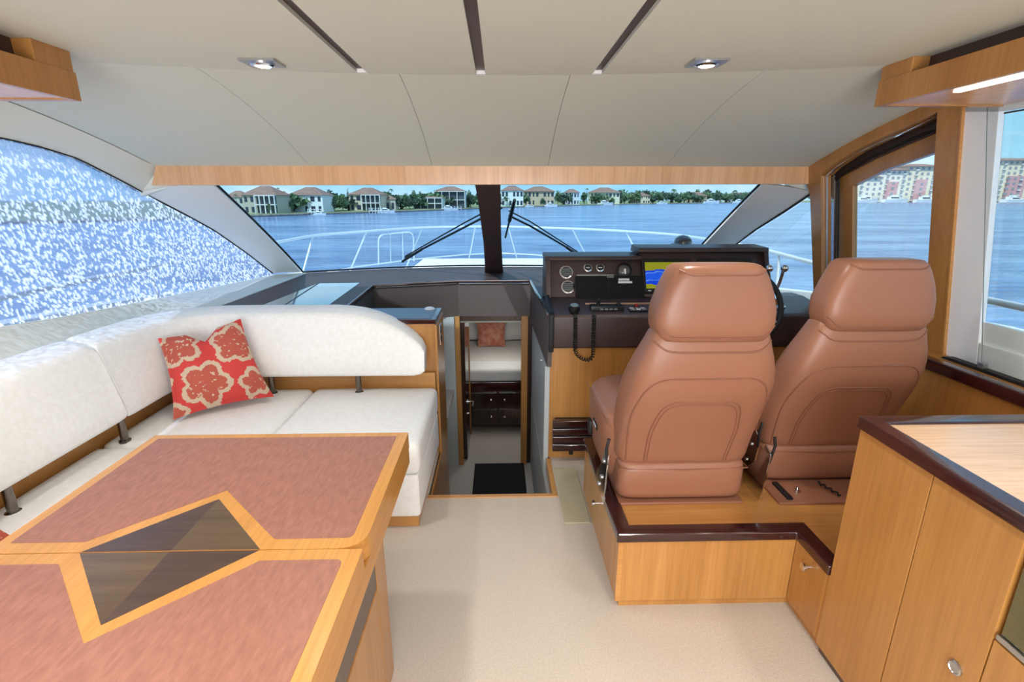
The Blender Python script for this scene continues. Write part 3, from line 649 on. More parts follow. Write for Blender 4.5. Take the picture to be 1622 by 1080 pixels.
# ================================================================== HELM PLINTH
pn = thing('helm_plinth', 'raised oak plinth with dark red rim under the helm seats', 'plinth', (1.0, 2.0, 0))
out = [(.455, 2.44), (.455, 1.64), (1.155, 1.64), (1.155, 1.437), (1.99, 1.437), (1.99, 2.44)]
prism('core', [(.475, 2.44), (.475, 1.66), (1.175, 1.66), (1.175, 1.437), (1.99, 1.437), (1.99, 2.44)], 'z', 0, .335, M['oak'], pn)
prism('platform_top', [(.50, 2.44), (.50, 1.70), (1.21, 1.70), (1.21, 1.439), (1.98, 1.439), (1.98, 2.44)], 'z', .335, .35, M['oak_x'], pn, .001)
box('back_panel', (.475, 1.157), (1.642, 1.661), (.04, .325), M['oak'], pn, .0015)
box('side_panel', (.457, .476), (1.662, 2.44), (.04, .325), M['oak'], pn, .0015)
dk = box('side_door', (.455, .457), (1.70, 2.35), (.05, .322), M['oak'], pn, .0008)
lathe('door_knob', [(.007, 0), (.007, .012), (.014, .016), (.014, .024), (.006, .028)], (.455, 2.05, .22), (-1, 0, 0), M['chrome'], dk, 14)
box('corner_bead', (.455, .476), (1.64, 1.66), (.04, .325), M['oak_x'], pn, .002)
box('jog_panel', (1.157, 1.176), (1.437, 1.642), (.04, .325), M['oak'], pn, .0015)
dk = box('jog_door', (1.154, 1.157), (1.45, 1.636), (.045, .322), M['oak'], pn, .0008)
lathe('door_knob', [(.008, 0), (.008, .014), (.016, .018), (.016, .026), (.007, .030)], (1.154, 1.545, .272), (-1, 0, 0), M['chrome'], dk, 14)
def rim(path, w, z0, z1, name, parent):
    P = [Vector(q) for q in path]; A = []; B = []
    for i, q in enumerate(P):
        d1 = (q - P[i - 1]).normalized() if i else None; d2 = (P[i + 1] - q).normalized() if i < len(P) - 1 else None
        n1 = Vector((-d1.y, d1.x)) if d1 else None; n2 = Vector((-d2.y, d2.x)) if d2 else None
        if n1 and n2: nn = (n1 + n2).normalized(); nn = nn / max(.3, nn.dot(n1))
        else: nn = n1 or n2
        A.append(q); B.append(q + nn * w)
    return prism(name, [tuple(q) for q in A + B[::-1]], 'z', z0, z1, M['mahog'], parent, .008, 3)
rim([(.445, 2.44), (.445, 1.63), (1.147, 1.63), (1.147, 1.439)], .062, .322, .362, 'rim', pn)

# ================================================================== HELM SEATS
def helm_seat():
    cx = .767
    t = thing('helm_chair', 'tan leather helm seat with headrest, the left one of the pair', 'chair', (cx, 2.05, .35), 'helm seats on the oak plinth')
    box('base_plate', (cx - .275, cx + .265), (1.835, 2.3), (.35, .362), M['leather'], t, .004)
    def ring(z, yb, hb, hf, dp, n=4.2, k=48, dx=0):
        o_ = []
        for a, b in sq(1, 1, n, k):
            s = (b + 1) / 2; o_.append(Vector((cx + dx + a * (hb + (hf - hb) * s), yb + dp * s, z)))
        return o_
    sk = loft('seat_box', [ring(z, y0, h, h, 2.28 - y0, 9) for z, y0, h in ((.368, 1.865, .262), (.376, 1.852, .270), (.40, 1.845, .275), (.50, 1.842, .274), (.525, 1.846, .27), (.54, 1.86, .26))], M['leather'], t, 60)
    tube('piping', [Vector((cx - .272, 1.95, .515)), Vector((cx - .27, 1.85, .515)), Vector((cx, 1.84, .513)), Vector((cx + .27, 1.85, .515)), Vector((cx + .272, 1.95, .515))], .0028, M['piping'], sk, 6)
    loft('seat_cushion', [ring(z, y0, h, h, 2.42 - y0, 5) for z, y0, h in ((.40, 1.93, .285), (.42, 1.92, .30), (.50, 1.90, .318), (.62, 1.885, .328), (.68, 1.88, .328), (.71, 1.89, .318), (.725, 1.91, .295), (.73, 1.95, .25))], M['leather'], t, 60)
    tube('cushion_piping', [Vector((cx - .322, y, .695)) for y in (1.90, 2.1, 2.3, 2.40)], .003, M['piping'], t, 6)
    B = [(.535, 1.862, .255, .262, .10), (.545, 1.852, .262, .285, .13), (.57, 1.845, .268, .297, .15), (.66, 1.815, .268, .302, .17), (.78, 1.765, .268, .306, .19), (.87, 1.722, .268, .304, .20),
         (.93, 1.70, .266, .296, .20), (.98, 1.692, .260, .282, .19), (1.04, 1.69, .244, .258, .17), (1.10, 1.69, .224, .232, .15), (1.135, 1.695, .212, .218, .13), (1.15, 1.71, .195, .20, .10)]
    bk = loft('backrest', [ring(*q) for q in B], M['leather'], t, 60)
    Hh = [(1.108, 1.700, .165, .175, .10), (1.113, 1.684, .184, .195, .13), (1.128, 1.676, .196, .208, .15), (1.160, 1.670, .210, .220, .16), (1.185, 1.668, .2135, .222, .165), (1.23, 1.670, .211, .220, .165), (1.29, 1.672, .192, .205, .15), (1.34, 1.674, .168, .185, .145), (1.368, 1.678, .152, .17, .14), (1.38, 1.69, .138, .155, .115), (1.384, 1.705, .11, .12, .08)]
    hr = loft('headrest', [ring(*q, 5) for q in Hh], M['leather'], t, 60)
    def onto(o, pts, lift=.001):
        off = BASE[o.name]; bt = BVHTree.FromPolygons([v.co + off for v in o.data.vertices], [list(f.vertices) for f in o.data.polygons]); res = []
        for x_, z_ in pts:
            h = bt.ray_cast(Vector((x_, 0, z_)), Vector((0, 1, 0)))
            res.append((h[0] + Vector((0, -lift, 0))) if h[0] else None)
        return [q for q in res if q]
    def seam(o, pts, rad, name='piping', r=.0034, seg=8):
        V = arc([Vector((cx + a, b)) for a, b in pts], rad, seg); dense = []
        for a, b in zip(V, V[1:]):
            k = max(1, int((b - a).length / .015)); dense += [a.lerp(b, i / k) for i in range(k)]
        dense.append(V[-1]); P3 = onto(o, [tuple(q) for q in dense])
        if len(P3) > 2: tube(name, P3, r, M['piping'], o, 6)
    seam(bk, [(-.245, .55), (-.262, .80), (-.215, .968), (.215, .972), (.262, .80), (.245, .55)], [0, .1, .10, .10, .1, 0])
    seam(bk, [(-.172, .55), (-.178, .72), (-.145, .866), (.145, .866), (.178, .72), (.172, .55)], [0, .05, .06, .06, .05, 0])
    seam(bk, [(-.160, .55), (-.166, .71), (-.135, .852), (.135, .852), (.166, .71), (.160, .55)], [0, .05, .06, .06, .05, 0], 'stitch_groove', .0022)
    seam(bk, [(-.215, 1.11), (-.175, 1.078), (-.14, 1.072), (.14, 1.072), (.175, 1.078), (.215, 1.11)], [0, .02, .02, .02, .02, 0])
    seam(hr, [(-.205, 1.172), (-.165, 1.130), (.165, 1.130), (.205, 1.172)], .02)
    seam(hr, [(-.150, 1.368), (-.12, 1.352), (.12, 1.352), (.150, 1.368)], .02)
    # reclining hinge on each side
    for s in (-1, 1):
        px = cx + s * .331
        hg = prism('hinge_plate', arc([Vector(q) for q in ((1.80, .60), (1.85, .625), (1.90, .52), (2.0, .42), (1.98, .365), (1.83, .365))], .012, 3, True), 'x', px, px + s * .006, M['chrome'], t, .001)
        for (yy_, zz_) in ((1.885, .46), (1.86, .55), (1.93, .40)): lathe('hinge_bolt', [(.010, 0), (.010, .004), (.006, .008)], (px + s * .006, yy_, zz_), (s, 0, 0), M['steel'], hg, 10)
        tube('hinge_rod', [Vector((px + s * .004, 1.81, .56)), Vector((px + s * .012, 1.80, .64)), Vector((px + s * .004, 1.80, .68))], .006, M['black'], hg, 6)
    tg = box('side_label', (cx - .3315, cx - .327), (2.07, 2.16), (.585, .61), M['black'], t, .001)
    box('label_mark', (cx - .3325, cx - .331), (2.085, 2.145), (.592, .602), M['label'], tg, 0)
    box('adjuster_knob', (cx - .335, cx - .315), (2.22, 2.27), (.49, .56), M['black'], t, .005)
    return t
def dup(o, parent=None):
    c = o.copy(); COL.objects.link(c); c.parent = parent; BASE[c.name] = BASE.get(o.name, Vector()).copy()
    for ch in list(o.children): dup(ch, c)
    return c
s1 = helm_seat(); s2 = dup(s1); s2.location = s1.location + Vector((.69, .135, 0))
s2['label'] = 'tan leather helm seat nearer the wooden side door, the right one of the pair'
BASE[s2.name] = Vector(s2.location)
for ch in s2.children:
    if ch.name.startswith('base_plate'): ch.location.y -= .15
box('seat_rail', (1.225, 1.25), (1.84, 1.97), (.362, .372), M['rubber'], s2, .003)
for x_ in (1.30, 1.56): lathe('seat_bolt', [(.014, 0), (.014, .006), (.008, .008), (.008, .02), (.003, .026)], (x_, 1.90, .362), (0, 0, 1), M['chrome'], s2, 12)
tube('seat_cable', [Vector((1.43 + .012 * i / 4 + .004 * sin(i * 2.2), 1.96 - .01 * i, .372 + .006 * cos(i * 2.2))) for i in range(12)], .0045, M['rubber'], s2, 6)

# ================================================================== HELM CONSOLE
hc = thing('helm_console', 'dark brown steering console with chartplotter screen and gauges', 'console', (1.07, 3.1, 0))
box('oak_front', (.285, 2.0), (2.885, 2.905), (0, .735), M['oak'], hc, .001)
box('oak_body', (.305, 2.0), (2.905, 3.35), (0, .73), M['oak'], hc, 0)
prism('shelf_body', [(2.86, .745), (2.855, .93), (2.865, .947), (3.17, .995), (3.30, .995), (3.30, .745)], 'x', .30, 1.985, M['dash'], hc, .006, 2)
prism('panel_body', [(3.165, .985), (3.285, 1.225), (3.42, 1.235), (3.46, .90), (3.17, .90)], 'x', .325, .93, M['dash'], hc, .006, 2)
prism('panel_body', [(3.165, .985), (3.31, 1.28), (3.42, 1.285), (3.46, .90), (3.17, .90)], 'x', .93, 1.74, M['dash'], hc, .006, 2)
prism('hood', [(3.25, 1.222), (3.26, 1.245), (3.46, 1.255), (3.48, 1.225), (3.30, 1.205)], 'x', .295, .925, M['dash'], hc, .006, 2)
prism('hood', [(3.26, 1.272), (3.27, 1.297), (3.46, 1.305), (3.48, 1.26), (3.31, 1.255)], 'x', .905, 1.765, M['dash'], hc, .006, 2)
prism('hood_cheek', [(3.15, .99), (3.25, 1.23), (3.46, 1.24), (3.46, .95)], 'x', .297, .33, M['dash'], hc, .005, 2)
prism('hood_cheek', [(3.16, .99), (3.27, 1.28), (3.46, 1.29), (3.46, .95)], 'x', 1.735, 1.765, M['dash'], hc, .005, 2)
prism('side_rail', [(2.84, .72), (2.835, .95), (2.86, .965), (3.16, 1.012), (3.18, .99), (3.14, .96), (2.90, .92), (2.89, .72)], 'x', .288, .318, M['rubber'], hc, .008, 2)
PU = Vector((0, .12, .24)).normalized(); PN = Vector((0, -.24, .12)).normalized()   # panel up and normal
def onp(x_, s): return Vector((x_, 3.165, .985)) + PU * s + PN * .002
def slabp(name, x0, x1, s0, s1, t, m, parent, bev=.002, label=None, n0=0.0):
    V = [];
    for n_ in (n0, n0 + t):
        for (a, b) in ((x0, s0), (x1, s0), (x1, s1), (x0, s1)): V.append(onp(a, b) + PN * n_)
    bm = bmesh.new(); vv = [bm.verts.new(v) for v in V]
    for f in ((0, 1, 2, 3), (4, 5, 6, 7), (0, 1, 5, 4), (1, 2, 6, 5), (2, 3, 7, 6), (3, 0, 4, 7)): bm.faces.new([vv[i] for i in f])
    bmesh.ops.recalc_face_normals(bm, faces=bm.faces)
    if bev: bevelbm(bm, bev)
    return putbm(name, bm, m, parent, False, label)
for x_, s_ in ((.432, .175), (.440, .075)):
    v_ = lathe('air_vent', [(.044, 0), (.044, .008), (.036, .010), (.036, .003)], onp(x_, s_), PN, M['chrome'], hc, 24)
    lathe('vent_core', [(.036, 0), (.036, .005)], onp(x_, s_), PN, M['black'], v_, 20)
    for k in (-.02, -.007, .007, .02):
        h = math.sqrt(max(0, .034 ** 2 - k * k)); slabp('vent_blade', x_ - h, x_ + h, s_ + k - .002, s_ + k + .003, .004, M['glass_edge'], v_, 0, n0=.006)
for x_, s_ in ((.575, .205), (.655, .205)):
    v_ = lathe('gauge', [(.028, 0), (.028, .010), (.022, .012), (.022, .006)], onp(x_, s_), PN, M['chrome'], hc, 20)
    lathe('gauge_face', [(.022, 0), (.022, .007)], onp(x_, s_), PN, M['black'], v_, 18)
    slabp('gauge_needle', x_ - .012, x_ + .012, s_ - .002, s_ + .002, .001, M['label'], v_, 0, n0=.008)
v_ = lathe('compass_gauge', [(.052, 0), (.052, .010), (.044, .013), (.040, .008)], onp(.812, .185), PN, M['black'], hc, 28)
lathe('gauge_dome', [(.040, .008), (.032, .018), (.015, .024), (.0, .026)], onp(.812, .185), PN, mat('smoky_dial', (90, 84, 80), .1, coat=1), v_, 24)
slabp('gauge_needle', .806, .818, .155, .19, .001, M['label'], v_, 0, n0=.027)
pb = slabp('cover_bracket', .50, .74, .150, .156, .012, M['steel'], hc, .001)
# chartplotter with its map
scn = slabp('chartplotter', .925, 1.25, .03, .262, .022, M['black'], hc, .006)
m, nt, p, o = base('chart_display'); nt.nodes.remove(p); tc = N(nt, 'ShaderNodeTexCoord'); mp = N(nt, 'ShaderNodeMapping'); mp.inputs['Scale'].default_value = (7, 8, 14); mp.inputs['Location'].default_value = (.3, 0, .2)
nz = N(nt, 'ShaderNodeTexNoise', Scale=1.0, Detail=3.0); nt.links.new(tc.outputs['Object'], mp.inputs[0]); nt.links.new(mp.outputs[0], nz.inputs['Vector'])
sx = N(nt, 'ShaderNodeSeparateXYZ'); nt.links.new(tc.outputs['Object'], sx.inputs[0])
zz = mth('ABSOLUTE', mth('SUBTRACT', sx.outputs['Z'], 1.118)); ff = mth('ADD', mth('MULTIPLY', zz, 7.5), mth('MULTIPLY', nz.outputs['Fac'], .6))
r = N(nt, 'ShaderNodeValToRGB'); r.color_ramp.interpolation = 'CONSTANT'; el = r.color_ramp.elements; el[0].color = rgb(40, 92, 230); el[1].position = .60; el[1].color = rgb(150, 148, 40); q = el.new(.50); q.color = rgb(30, 70, 214); q = el.new(.46); q.color = rgb(90, 140, 240)
nt.links.new(ff, r.inputs[0]); em = N(nt, 'ShaderNodeEmission'); em.inputs['Strength'].default_value = .9; nt.links.new(r.outputs[0], em.inputs[0]); nt.links.new(em.outputs[0], o.inputs[0])
M['chart'] = m
slabp('chart_screen', .945, 1.225, .058, .235, .001, M['chart'], scn, 0, n0=.0225)
for k in range(6): slabp('plotter_key', .955 + k * .042, .975 + k * .042, .040, .046, .002, M['label'], scn, 0, n0=.022)
sc2 = slabp('display_unit', 1.30, 1.66, .03, .262, .022, M['black'], hc, .006)
slabp('dark_screen', 1.32, 1.64, .05, .24, .001, mat('dark_screen_glass', (26, 30, 38), .05, coat=1), sc2, 0, n0=.0225)
# shelf furniture
SN = Vector((0, -.048, .305)).normalized()
def ons(x_, y_): return Vector((x_, y_, .947 + (y_ - 2.865) * .1574))
rd = thing('marine_radio', 'black marine radio lying on the console shelf under the cover', 'radio', ons(.64, 2.95))
box('body', (.545, .745), (2.915, 2.99), (.955, .985), M['black'], rd, .005)
for k in range(4): box('radio_key', (.60 + k * .028, .62 + k * .028), (2.912, 2.918), (.962, .972), M['glass_edge'], rd, .001)
for x_ in (.59, .715): lathe('radio_knob', [(.011, 0), (.011, .022), (.008, .026)], (x_, 2.94, .985), (0, 0, 1), M['rubber'], rd, 12)
lathe('antenna_stub', [(.009, 0), (.009, .03), (.012, .034), (.004, .05)], (.592, 2.93, .984), (0, 0, 1), M['rubber'], rd, 12)
mc = thing('radio_microphone', 'black hand microphone with coiled cord hanging over the console edge', 'microphone', (.44, 2.90, .955))
lathe('mic_head', [(.010, 0), (.03, .006), (.036, .022), (.034, .04), (.024, .046), (.0, .047)], (.438, 2.885, .957), (.0, -.25, 1), M['black'], mc, 20)
lathe('mic_face', [(.024, 0), (.022, .004)], (.438, 2.874, 1.001), (0, -.25, 1), M['glass_edge'], mc, 18)
tube('mic_neck', [Vector((.438, 2.89, .965)), Vector((.44, 2.86, .958)), Vector((.441, 2.845, .93))], .009, M['black'], mc, 8)
cp = []; ctr = arc([Vector((.442, 2.838, .93)), Vector((.445, 2.835, .70)), Vector((.555, 2.835, .66)), Vector((.552, 2.838, .82)), Vector((.552, 2.840, .955))], [0, .07, .07, .03, 0], 10)
L = [];
for a, b in zip(ctr, ctr[1:]):
    k = max(1, int((b - a).length / .0018)); L += [a.lerp(b, i / k) for i in range(k)]
for i, q in enumerate(L):
    a = i * .8; tq = (L[min(i + 1, len(L) - 1)] - L[max(0, i - 1)]).normalized(); s_ = tq.cross(Vector((0, 1, 0))).normalized()
    cp.append(q + s_ * cos(a) * .0095 + Vector((0, sin(a) * .0095, 0)))
tube('coiled_cord', cp, .0038, M['rubber'], mc, 5)
cvr = slabp('instrument_cover', .488, .93, -.015, .142, .02, M['fabric_black'], None, .004, n0=.012); setp(cvr, 'black fabric cover over the instruments, left of the chartplotter', 'cover')
BASE[cvr.name] = Vector(cvr.location)
slabp('paper_label', .765, .835, .108, .122, .001, M['label'], cvr, 0, n0=.033); slabp('paper_label', .762, .852, .090, .104, .001, M['label'], cvr, 0, n0=.033)
slabp('cover_seam', .700, .703, -.01, .14, .002, M['rubber'], cvr, 0, n0=.032)
slabp('cover_emblem', .69, .735, .128, .138, .001, M['glass_edge'], cvr, 0, n0=.0325)
sw_ = box('switch_panel', (.775, .885), (2.90, 2.975), (.955, .963), M['black'], hc, .002)
for i in range(3):
    for j in range(2): box('rocker_switch', (.785 + i * .034, .81 + i * .034), (2.91 + j * .032, 2.93 + j * .032), (.962, .968), M['label'] if (i + j) % 2 else M['steel'], sw_, .001)
lathe('red_button', [(.010, 0), (.010, .012), (.006, .014)], (.84, 3.0, .968), (0, 0, 1), mat('red_button', (190, 30, 30), .4), hc, 12)
box('ledge_bead', (.53, .93), (3.03, 3.04), (.968, .982), mat('tan_bead', (176, 140, 112), .5), hc, .002)
hs = thing('handheld_remote', 'black handset on the shelf beside the red button', 'remote', ons(.97, 2.95))
prism('body', arc([Vector(q) for q in ((.90, 2.93), (.94, 2.985), (1.10, 2.985), (1.12, 2.95), (1.05, 2.93), (1.03, 2.89), (.98, 2.89), (.97, 2.93))], .012, 3, True), 'z', .958, .985, M['black'], hs, .005, 2)
box('keypad', (.955, 1.02), (2.945, 2.97), (.984, .988), M['glass_edge'], hs, .001)
# steering wheel
wc = Vector((1.37, 2.70, 1.03)); wnm = Vector((0, -.92, .38)).normalized(); wu = Vector((1, 0, 0)); wv = wnm.cross(wu)
sw2 = tube('steering_wheel', [wc + (wu * cos(a) + wv * sin(a)) * .20 for a in [2 * pi * i / 48 for i in range(48)]], .015, M['rubber'], hc, 10, True)
for k in range(3):
    a = pi / 2 + k * 2 * pi / 3; tube('wheel_spoke', [wc - wnm * .03, wc + (wu * cos(a) + wv * sin(a)) * .195], .011, M['steel'], sw2, 8)
lathe('wheel_hub', [(.045, -.05), (.05, -.02), (.03, .0)], wc, wnm, M['black'], sw2, 20); tube('wheel_column', [wc - wnm * .02, wc - wnm * .36], .03, M['black'], sw2, 12)
# throttle levers
th = thing('throttle_control', 'chrome twin throttle levers on the console by the side door', 'throttle', (1.76, 3.04, .975))
lathe('base_flange', [(.075, 0), (.075, .006), (.05, .010)], (1.69, 3.0, .962), (0, 0, 1), M['steel'], th, 24)
prism('housing', arc([Vector(q) for q in ((2.95, .965), (3.08, .985), (3.10, 1.03), (3.06, 1.09), (3.0, 1.085), (2.95, 1.03))], .02, 4, True), 'x', 1.655, 1.70, M['chrome'], th, .008, 3)
for x_, dx, dz in ((1.645, -.045, 0), (1.712, .03, 0)):
    lv = tube('lever', arc([(x_, 3.03, 1.04), (x_ + .012, 3.01, 1.12), (x_ + dx * .3, 2.99, 1.18), (x_ + dx * .2 - .005, 2.98, 1.19)], .03), .0095, M['chrome'], th, 8)
    bm = bmesh.new(); bmesh.ops.create_uvsphere(bm, u_segments=16, v_segments=10, radius=.022)
    for v in bm.verts: v.co += Vector((x_ + dx * .35, 2.98, 1.20))
    putbm('lever_knob', bm, M['chrome'], lv, True)
# footrest of five slats
fr_ = thing('folding_footrest', 'dark red slatted footrest on the oak console front', 'footrest', (.45, 2.84, .06))
for k in range(4):
    z0 = .085 + k * .052
    box('slat', (.32, .60), (2.80 + .004 * k, 2.835 + .004 * k), (z0, z0 + .045), M['mahog'], fr_, .008, 3)
for z0 in (.133, .185, .237): box('metal_strip', (.322, .598), (2.80, 2.84), (z0 - .002, z0 + .0), M['steel'], fr_, .001)
box('backing', (.34, .58), (2.836, 2.884), (.09, .28), M['black'], fr_, .002); lathe('pivot_foot', [(.014, 0), (.014, .03)], (.44, 2.82, .06), (0, 0, 1), M['black'], fr_, 12)

# compass on the dash behind the hood
cm = thing('dash_compass', 'black domed compass behind the console hood', 'compass', (1.33, 3.62, .95))
box('pedestal', (1.22, 1.44), (3.55, 3.75), (.951, 1.262), M['dash'], cm, .01); lathe('compass_base', [(.095, 0), (.095, .018), (.075, .03)], (1.33, 3.65, 1.262), (0, 0, 1), M['black'], cm, 28)
lathe('compass_dome', [(.064, .0), (.064, .02), (.056, .045), (.036, .062), (.0, .070)], (1.33, 3.65, 1.285), (0, 0, 1), mat('smoked_dome', (60, 60, 60), .08, coat=1), cm, 28); lathe('compass_ring', [(.07, 0), (.07, .008), (.062, .01)], (1.33, 3.65, 1.286), (0, 0, 1), M['chrome'], cm, 28)

# ================================================================== STARBOARD CABINETS
tc_ = thing('tall_cabinet', 'tall oak galley cabinet with pale top and dark red rim', 'cabinet', (1.55, .6, 0))
box('body', (1.175, 1.98), (-1.2, 1.425), (.0, .895), M['oak'], tc_, .001)
box('front_panel', (1.155, 1.176), (1.158, 1.436), (.03, .90), M['oak'], tc_, .0012)
box('end_panel', (1.177, 1.98), (1.424, 1.436), (.0, .90), M['oak'], tc_, .001)
cd = box('cabinet_door', (1.155, 1.176), (.912, 1.154), (.03, .90), M['oak'], tc_, .0012)
lathe('push_latch', [(.019, 0), (.019, .005), (.015, .007), (.013, .004)], (1.155, .968, .453), (-1, 0, 0), M['steel'], cd, 24)
cd = box('drawer_front', (1.155, 1.176), (.30, .908), (.03, .605), M['oak'], tc_, .0012); box('toe_kick', (1.165, 1.19), (-1.2, 1.43), (.0, .03), M['walnut_b'], tc_, 0)
fz = box('glass_door', (1.160, 1.178), (.32, .902), (.628, .885), mat('olive_smoked_glass', (104, 92, 44), .12, var=(78, 70, 36), vscale=9, coat=1), tc_, .001); box('door_trim', (1.153, 1.18), (.30, .905), (.612, .626), M['steel'], fz, .001)
prism('countertop', [(1.20, 1.395), (1.98, 1.395), (1.98, -1.2), (1.20, -1.2)], 'z', .895, .926, M['pale_top'], tc_, .001)
rim([(1.145, -1.2), (1.145, 1.446), (2.0, 1.446)][::-1], .055, .893, .934, 'rim', tc_)
lg = thing('side_ledge', 'oak side ledge with dark red edge below the right window', 'ledge', (1.93, 1.9, 0))
box('panel', (1.875, 1.895), (1.448, 2.44), (.35, .89), M['oak'], lg, .001); box('top', (1.89, 2.05), (1.448, 2.2), (.895, .93), M['oak_y'], lg, .001)
prism('edge', [(1.858, 1.448), (1.858, 2.2), (1.905, 2.2), (1.905, 1.448)], 'z', .885, .936, M['mahog'], lg, .010, 3)
box('panel', (1.90, 1.99), (2.44, 2.90), (0, .90), M['oak'], lg, .001)

# ================================================================== CEILING FITTINGS
def downlight(x_, y_, label, energy, group=None, visible=True):
    t = thing('ceiling_downlight', label, 'lamp', (x_, y_, 2.045), group)
    bm = bmesh.new()
    o_ = [Vector((x_ + a * .055, y_ + b * .055, 2.049)) for a, b in ((-1, -1), (1, -1), (1, 1), (-1, 1))]
    put('square_plate', [Vector((x_ + a * .058, y_ + b * .05, z)) for z in (2.042, 2.0495) for a, b in ((-1, -1), (1, -1), (1, 1), (-1, 1))], [(0, 1, 2, 3), (4, 5, 6, 7), (0, 1, 5, 4), (1, 2, 6, 5), (2, 3, 7, 6), (3, 0, 4, 7)], M['steel'], t)
    lathe('lamp_ring', [(.040, 0), (.040, .005), (.030, .009), (.027, .004)], (x_, y_, 2.042), (0, 0, -1), M['chrome'], t, 24)
    lathe('lamp_lens', [(.026, 0), (.026, .0075)], (x_, y_, 2.042), (0, 0, -1), M['lamp'], t, 20)
    l = bpy.data.lights.new('downlight', 'SPOT'); l.energy = energy * LAMP; l.spot_size = R(150); l.spot_blend = .9; l.shadow_soft_size = .06; l.color = (1, .97, .92)
    ob = bpy.data.objects.new('downlight', l); COL.objects.link(ob); ob.location = (x_, y_, 2.025)
downlight(-.80, 1.905, 'square chrome ceiling downlight on the left, above the dining table', 26)
downlight(.705, 1.865, 'square chrome ceiling downlight on the right, above the helm seats', 26)
bm = None
for k, (x_, y_) in enumerate(((-.8, .3), (.7, .3), (-.8, -1.2), (.7, -1.2), (-.06, -.5))): downlight(x_, y_, 'added square chrome fill downlight behind the camera, %s' % ('front left', 'front right', 'rear left', 'rear right', 'in the middle')[k], 60, 'added fill downlights behind the camera')  # unseen fittings added behind the camera to brighten the saloon
for side in (-1, 1):
    xi = -1.35 if side < 0 else 1.35; xo = -2.02 if side < 0 else 1.80; ye = 1.80 if side < 0 else 1.925; zb, zt = (1.905, 1.99) if side < 0 else (1.92, 2.003)
    t = thing('light_box', 'oak ceiling light box %s' % ('with spotlight, left of the ceiling' if side < 0 else 'with glowing strip, above the right window'), 'light box', ((xi + xo) / 2, .6, zb))
    def bx(n, a, b, y0, y1, z0, z1, mm, bev=.002): return box(n, (min(a, b), max(a, b)), (y0, y1), (z0, z1), mm, t, bev)
    bx('fascia', xi, xi + side * .02, -3.0, ye, zb, zt, M['oak']); bx('end_board', xi + side * .02, xo, ye - .03, ye, zb, zt, M['oak'])
    bx('end_block', xi + side * .004, xi + side * .10, ye - .14, ye - .002, zt - .002, 2.05, M['oak'])
    bx('underside', xi + side * .012, xo, -3.0, ye - .01, zb + .004, zb + .016, M['oak_pale'], 0); bx('recess_board', xi + side * .06, xi + side * .08, -3.0, ye - .14, zt - .01, 2.05, M['strip'], 0)
    if side > 0:
        al = bpy.data.lights.new('strip_light', 'AREA'); al.shape = 'RECTANGLE'; al.size = .02; al.size_y = 4.0; al.energy = 5; al.color = (1, .98, .95); ao = bpy.data.objects.new('strip_light', al); COL.objects.link(ao); ao.location = (xi + .065, -.4, zb - .006)
        bx('light_strip', xi + .055, xi + .075, -2.5, 1.66, zb - .002, zb + .004, M['lamp'], 0); bx('blind_rail', 1.60, 1.74, -2.0, 1.62, zb - .03, zb + .004, M['dash'])
    for yy_ in ((1.42, .2, -1.2) if side < 0 else (.9, -.6)):
        if side < 0:
            lathe('spot_ring', [(.04, 0), (.04, .006), (.028, .008)], (xi - .10, yy_, zb + .004), (0, 0, -1), M['chrome'], t, 20); lathe('spot_lens', [(.026, 0), (.026, .009)], (xi - .10, yy_, zb + .004), (0, 0, -1), M['lamp'], t, 16)
        l = bpy.data.lights.new('box_light', 'SPOT'); l.energy = 14 * LAMP; l.spot_size = R(150); l.spot_blend = .9; l.shadow_soft_size = .05; l.color = (1, .97, .92)
        ob = bpy.data.objects.new('box_light', l); COL.objects.link(ob); ob.location = (xi + side * .10, yy_, zb - .02)

# ================================================================== OUTSIDE: FOREDECK
fd = thing('foredeck', 'white foredeck of the boat outside the windscreen', 'deck', (0, 6.5, .60))
gw = [(-2.45, 4.2), (-2.5, 5.5), (-2.42, 7.0), (-2.18, 7.6), (-1.5, 8.55), (-.7, 9.3), (-.05, 9.6), (.6, 9.3), (1.4, 8.55), (2.08, 7.6), (2.35, 7.0), (2.45, 5.5), (2.4, 4.2)]
prism('deck_plate', [(x_ * .97, y_) for x_, y_ in gw] + [(1.24, 4.2), (1.24, 6.92), (-1.24, 6.92), (-1.24, 4.2)], 'z', .22, .30, M['white'], fd)
box('coachroof', (-1.25, 1.25), (4.2, 6.9), (.60, .655), M['white'], fd, .02)
box('coachroof_front', (-1.25, 1.25), (6.86, 6.9), (.30, .60), M['white'], fd, .01)
n_ = len(gw); put('hull_side', [Vector((x_, y_, z_)) for z_ in (-2.3, .36) for x_, y_ in gw] + [Vector((x_ * .985, y_ - .03, .36)) for x_, y_ in gw], [(i, i + 1, n_ + i + 1, n_ + i) for i in range(n_ - 1)] + [(n_ + i, n_ + i + 1, 2 * n_ + i + 1, 2 * n_ + i) for i in range(n_ - 1)], M['white'], fd)
for k, (a, b) in enumerate(((-1.0, -.12), (-.08, .75))):
    o = cushion('sunpad', (a, b), (5.3, 6.5), (.655, .87), M['sofa'], None, .05, .02); setp(o, 'white sunpad on the foredeck, %s of the windscreen post' % ('left' if k == 0 else 'right'), 'cushion', 'sunpads on the foredeck')
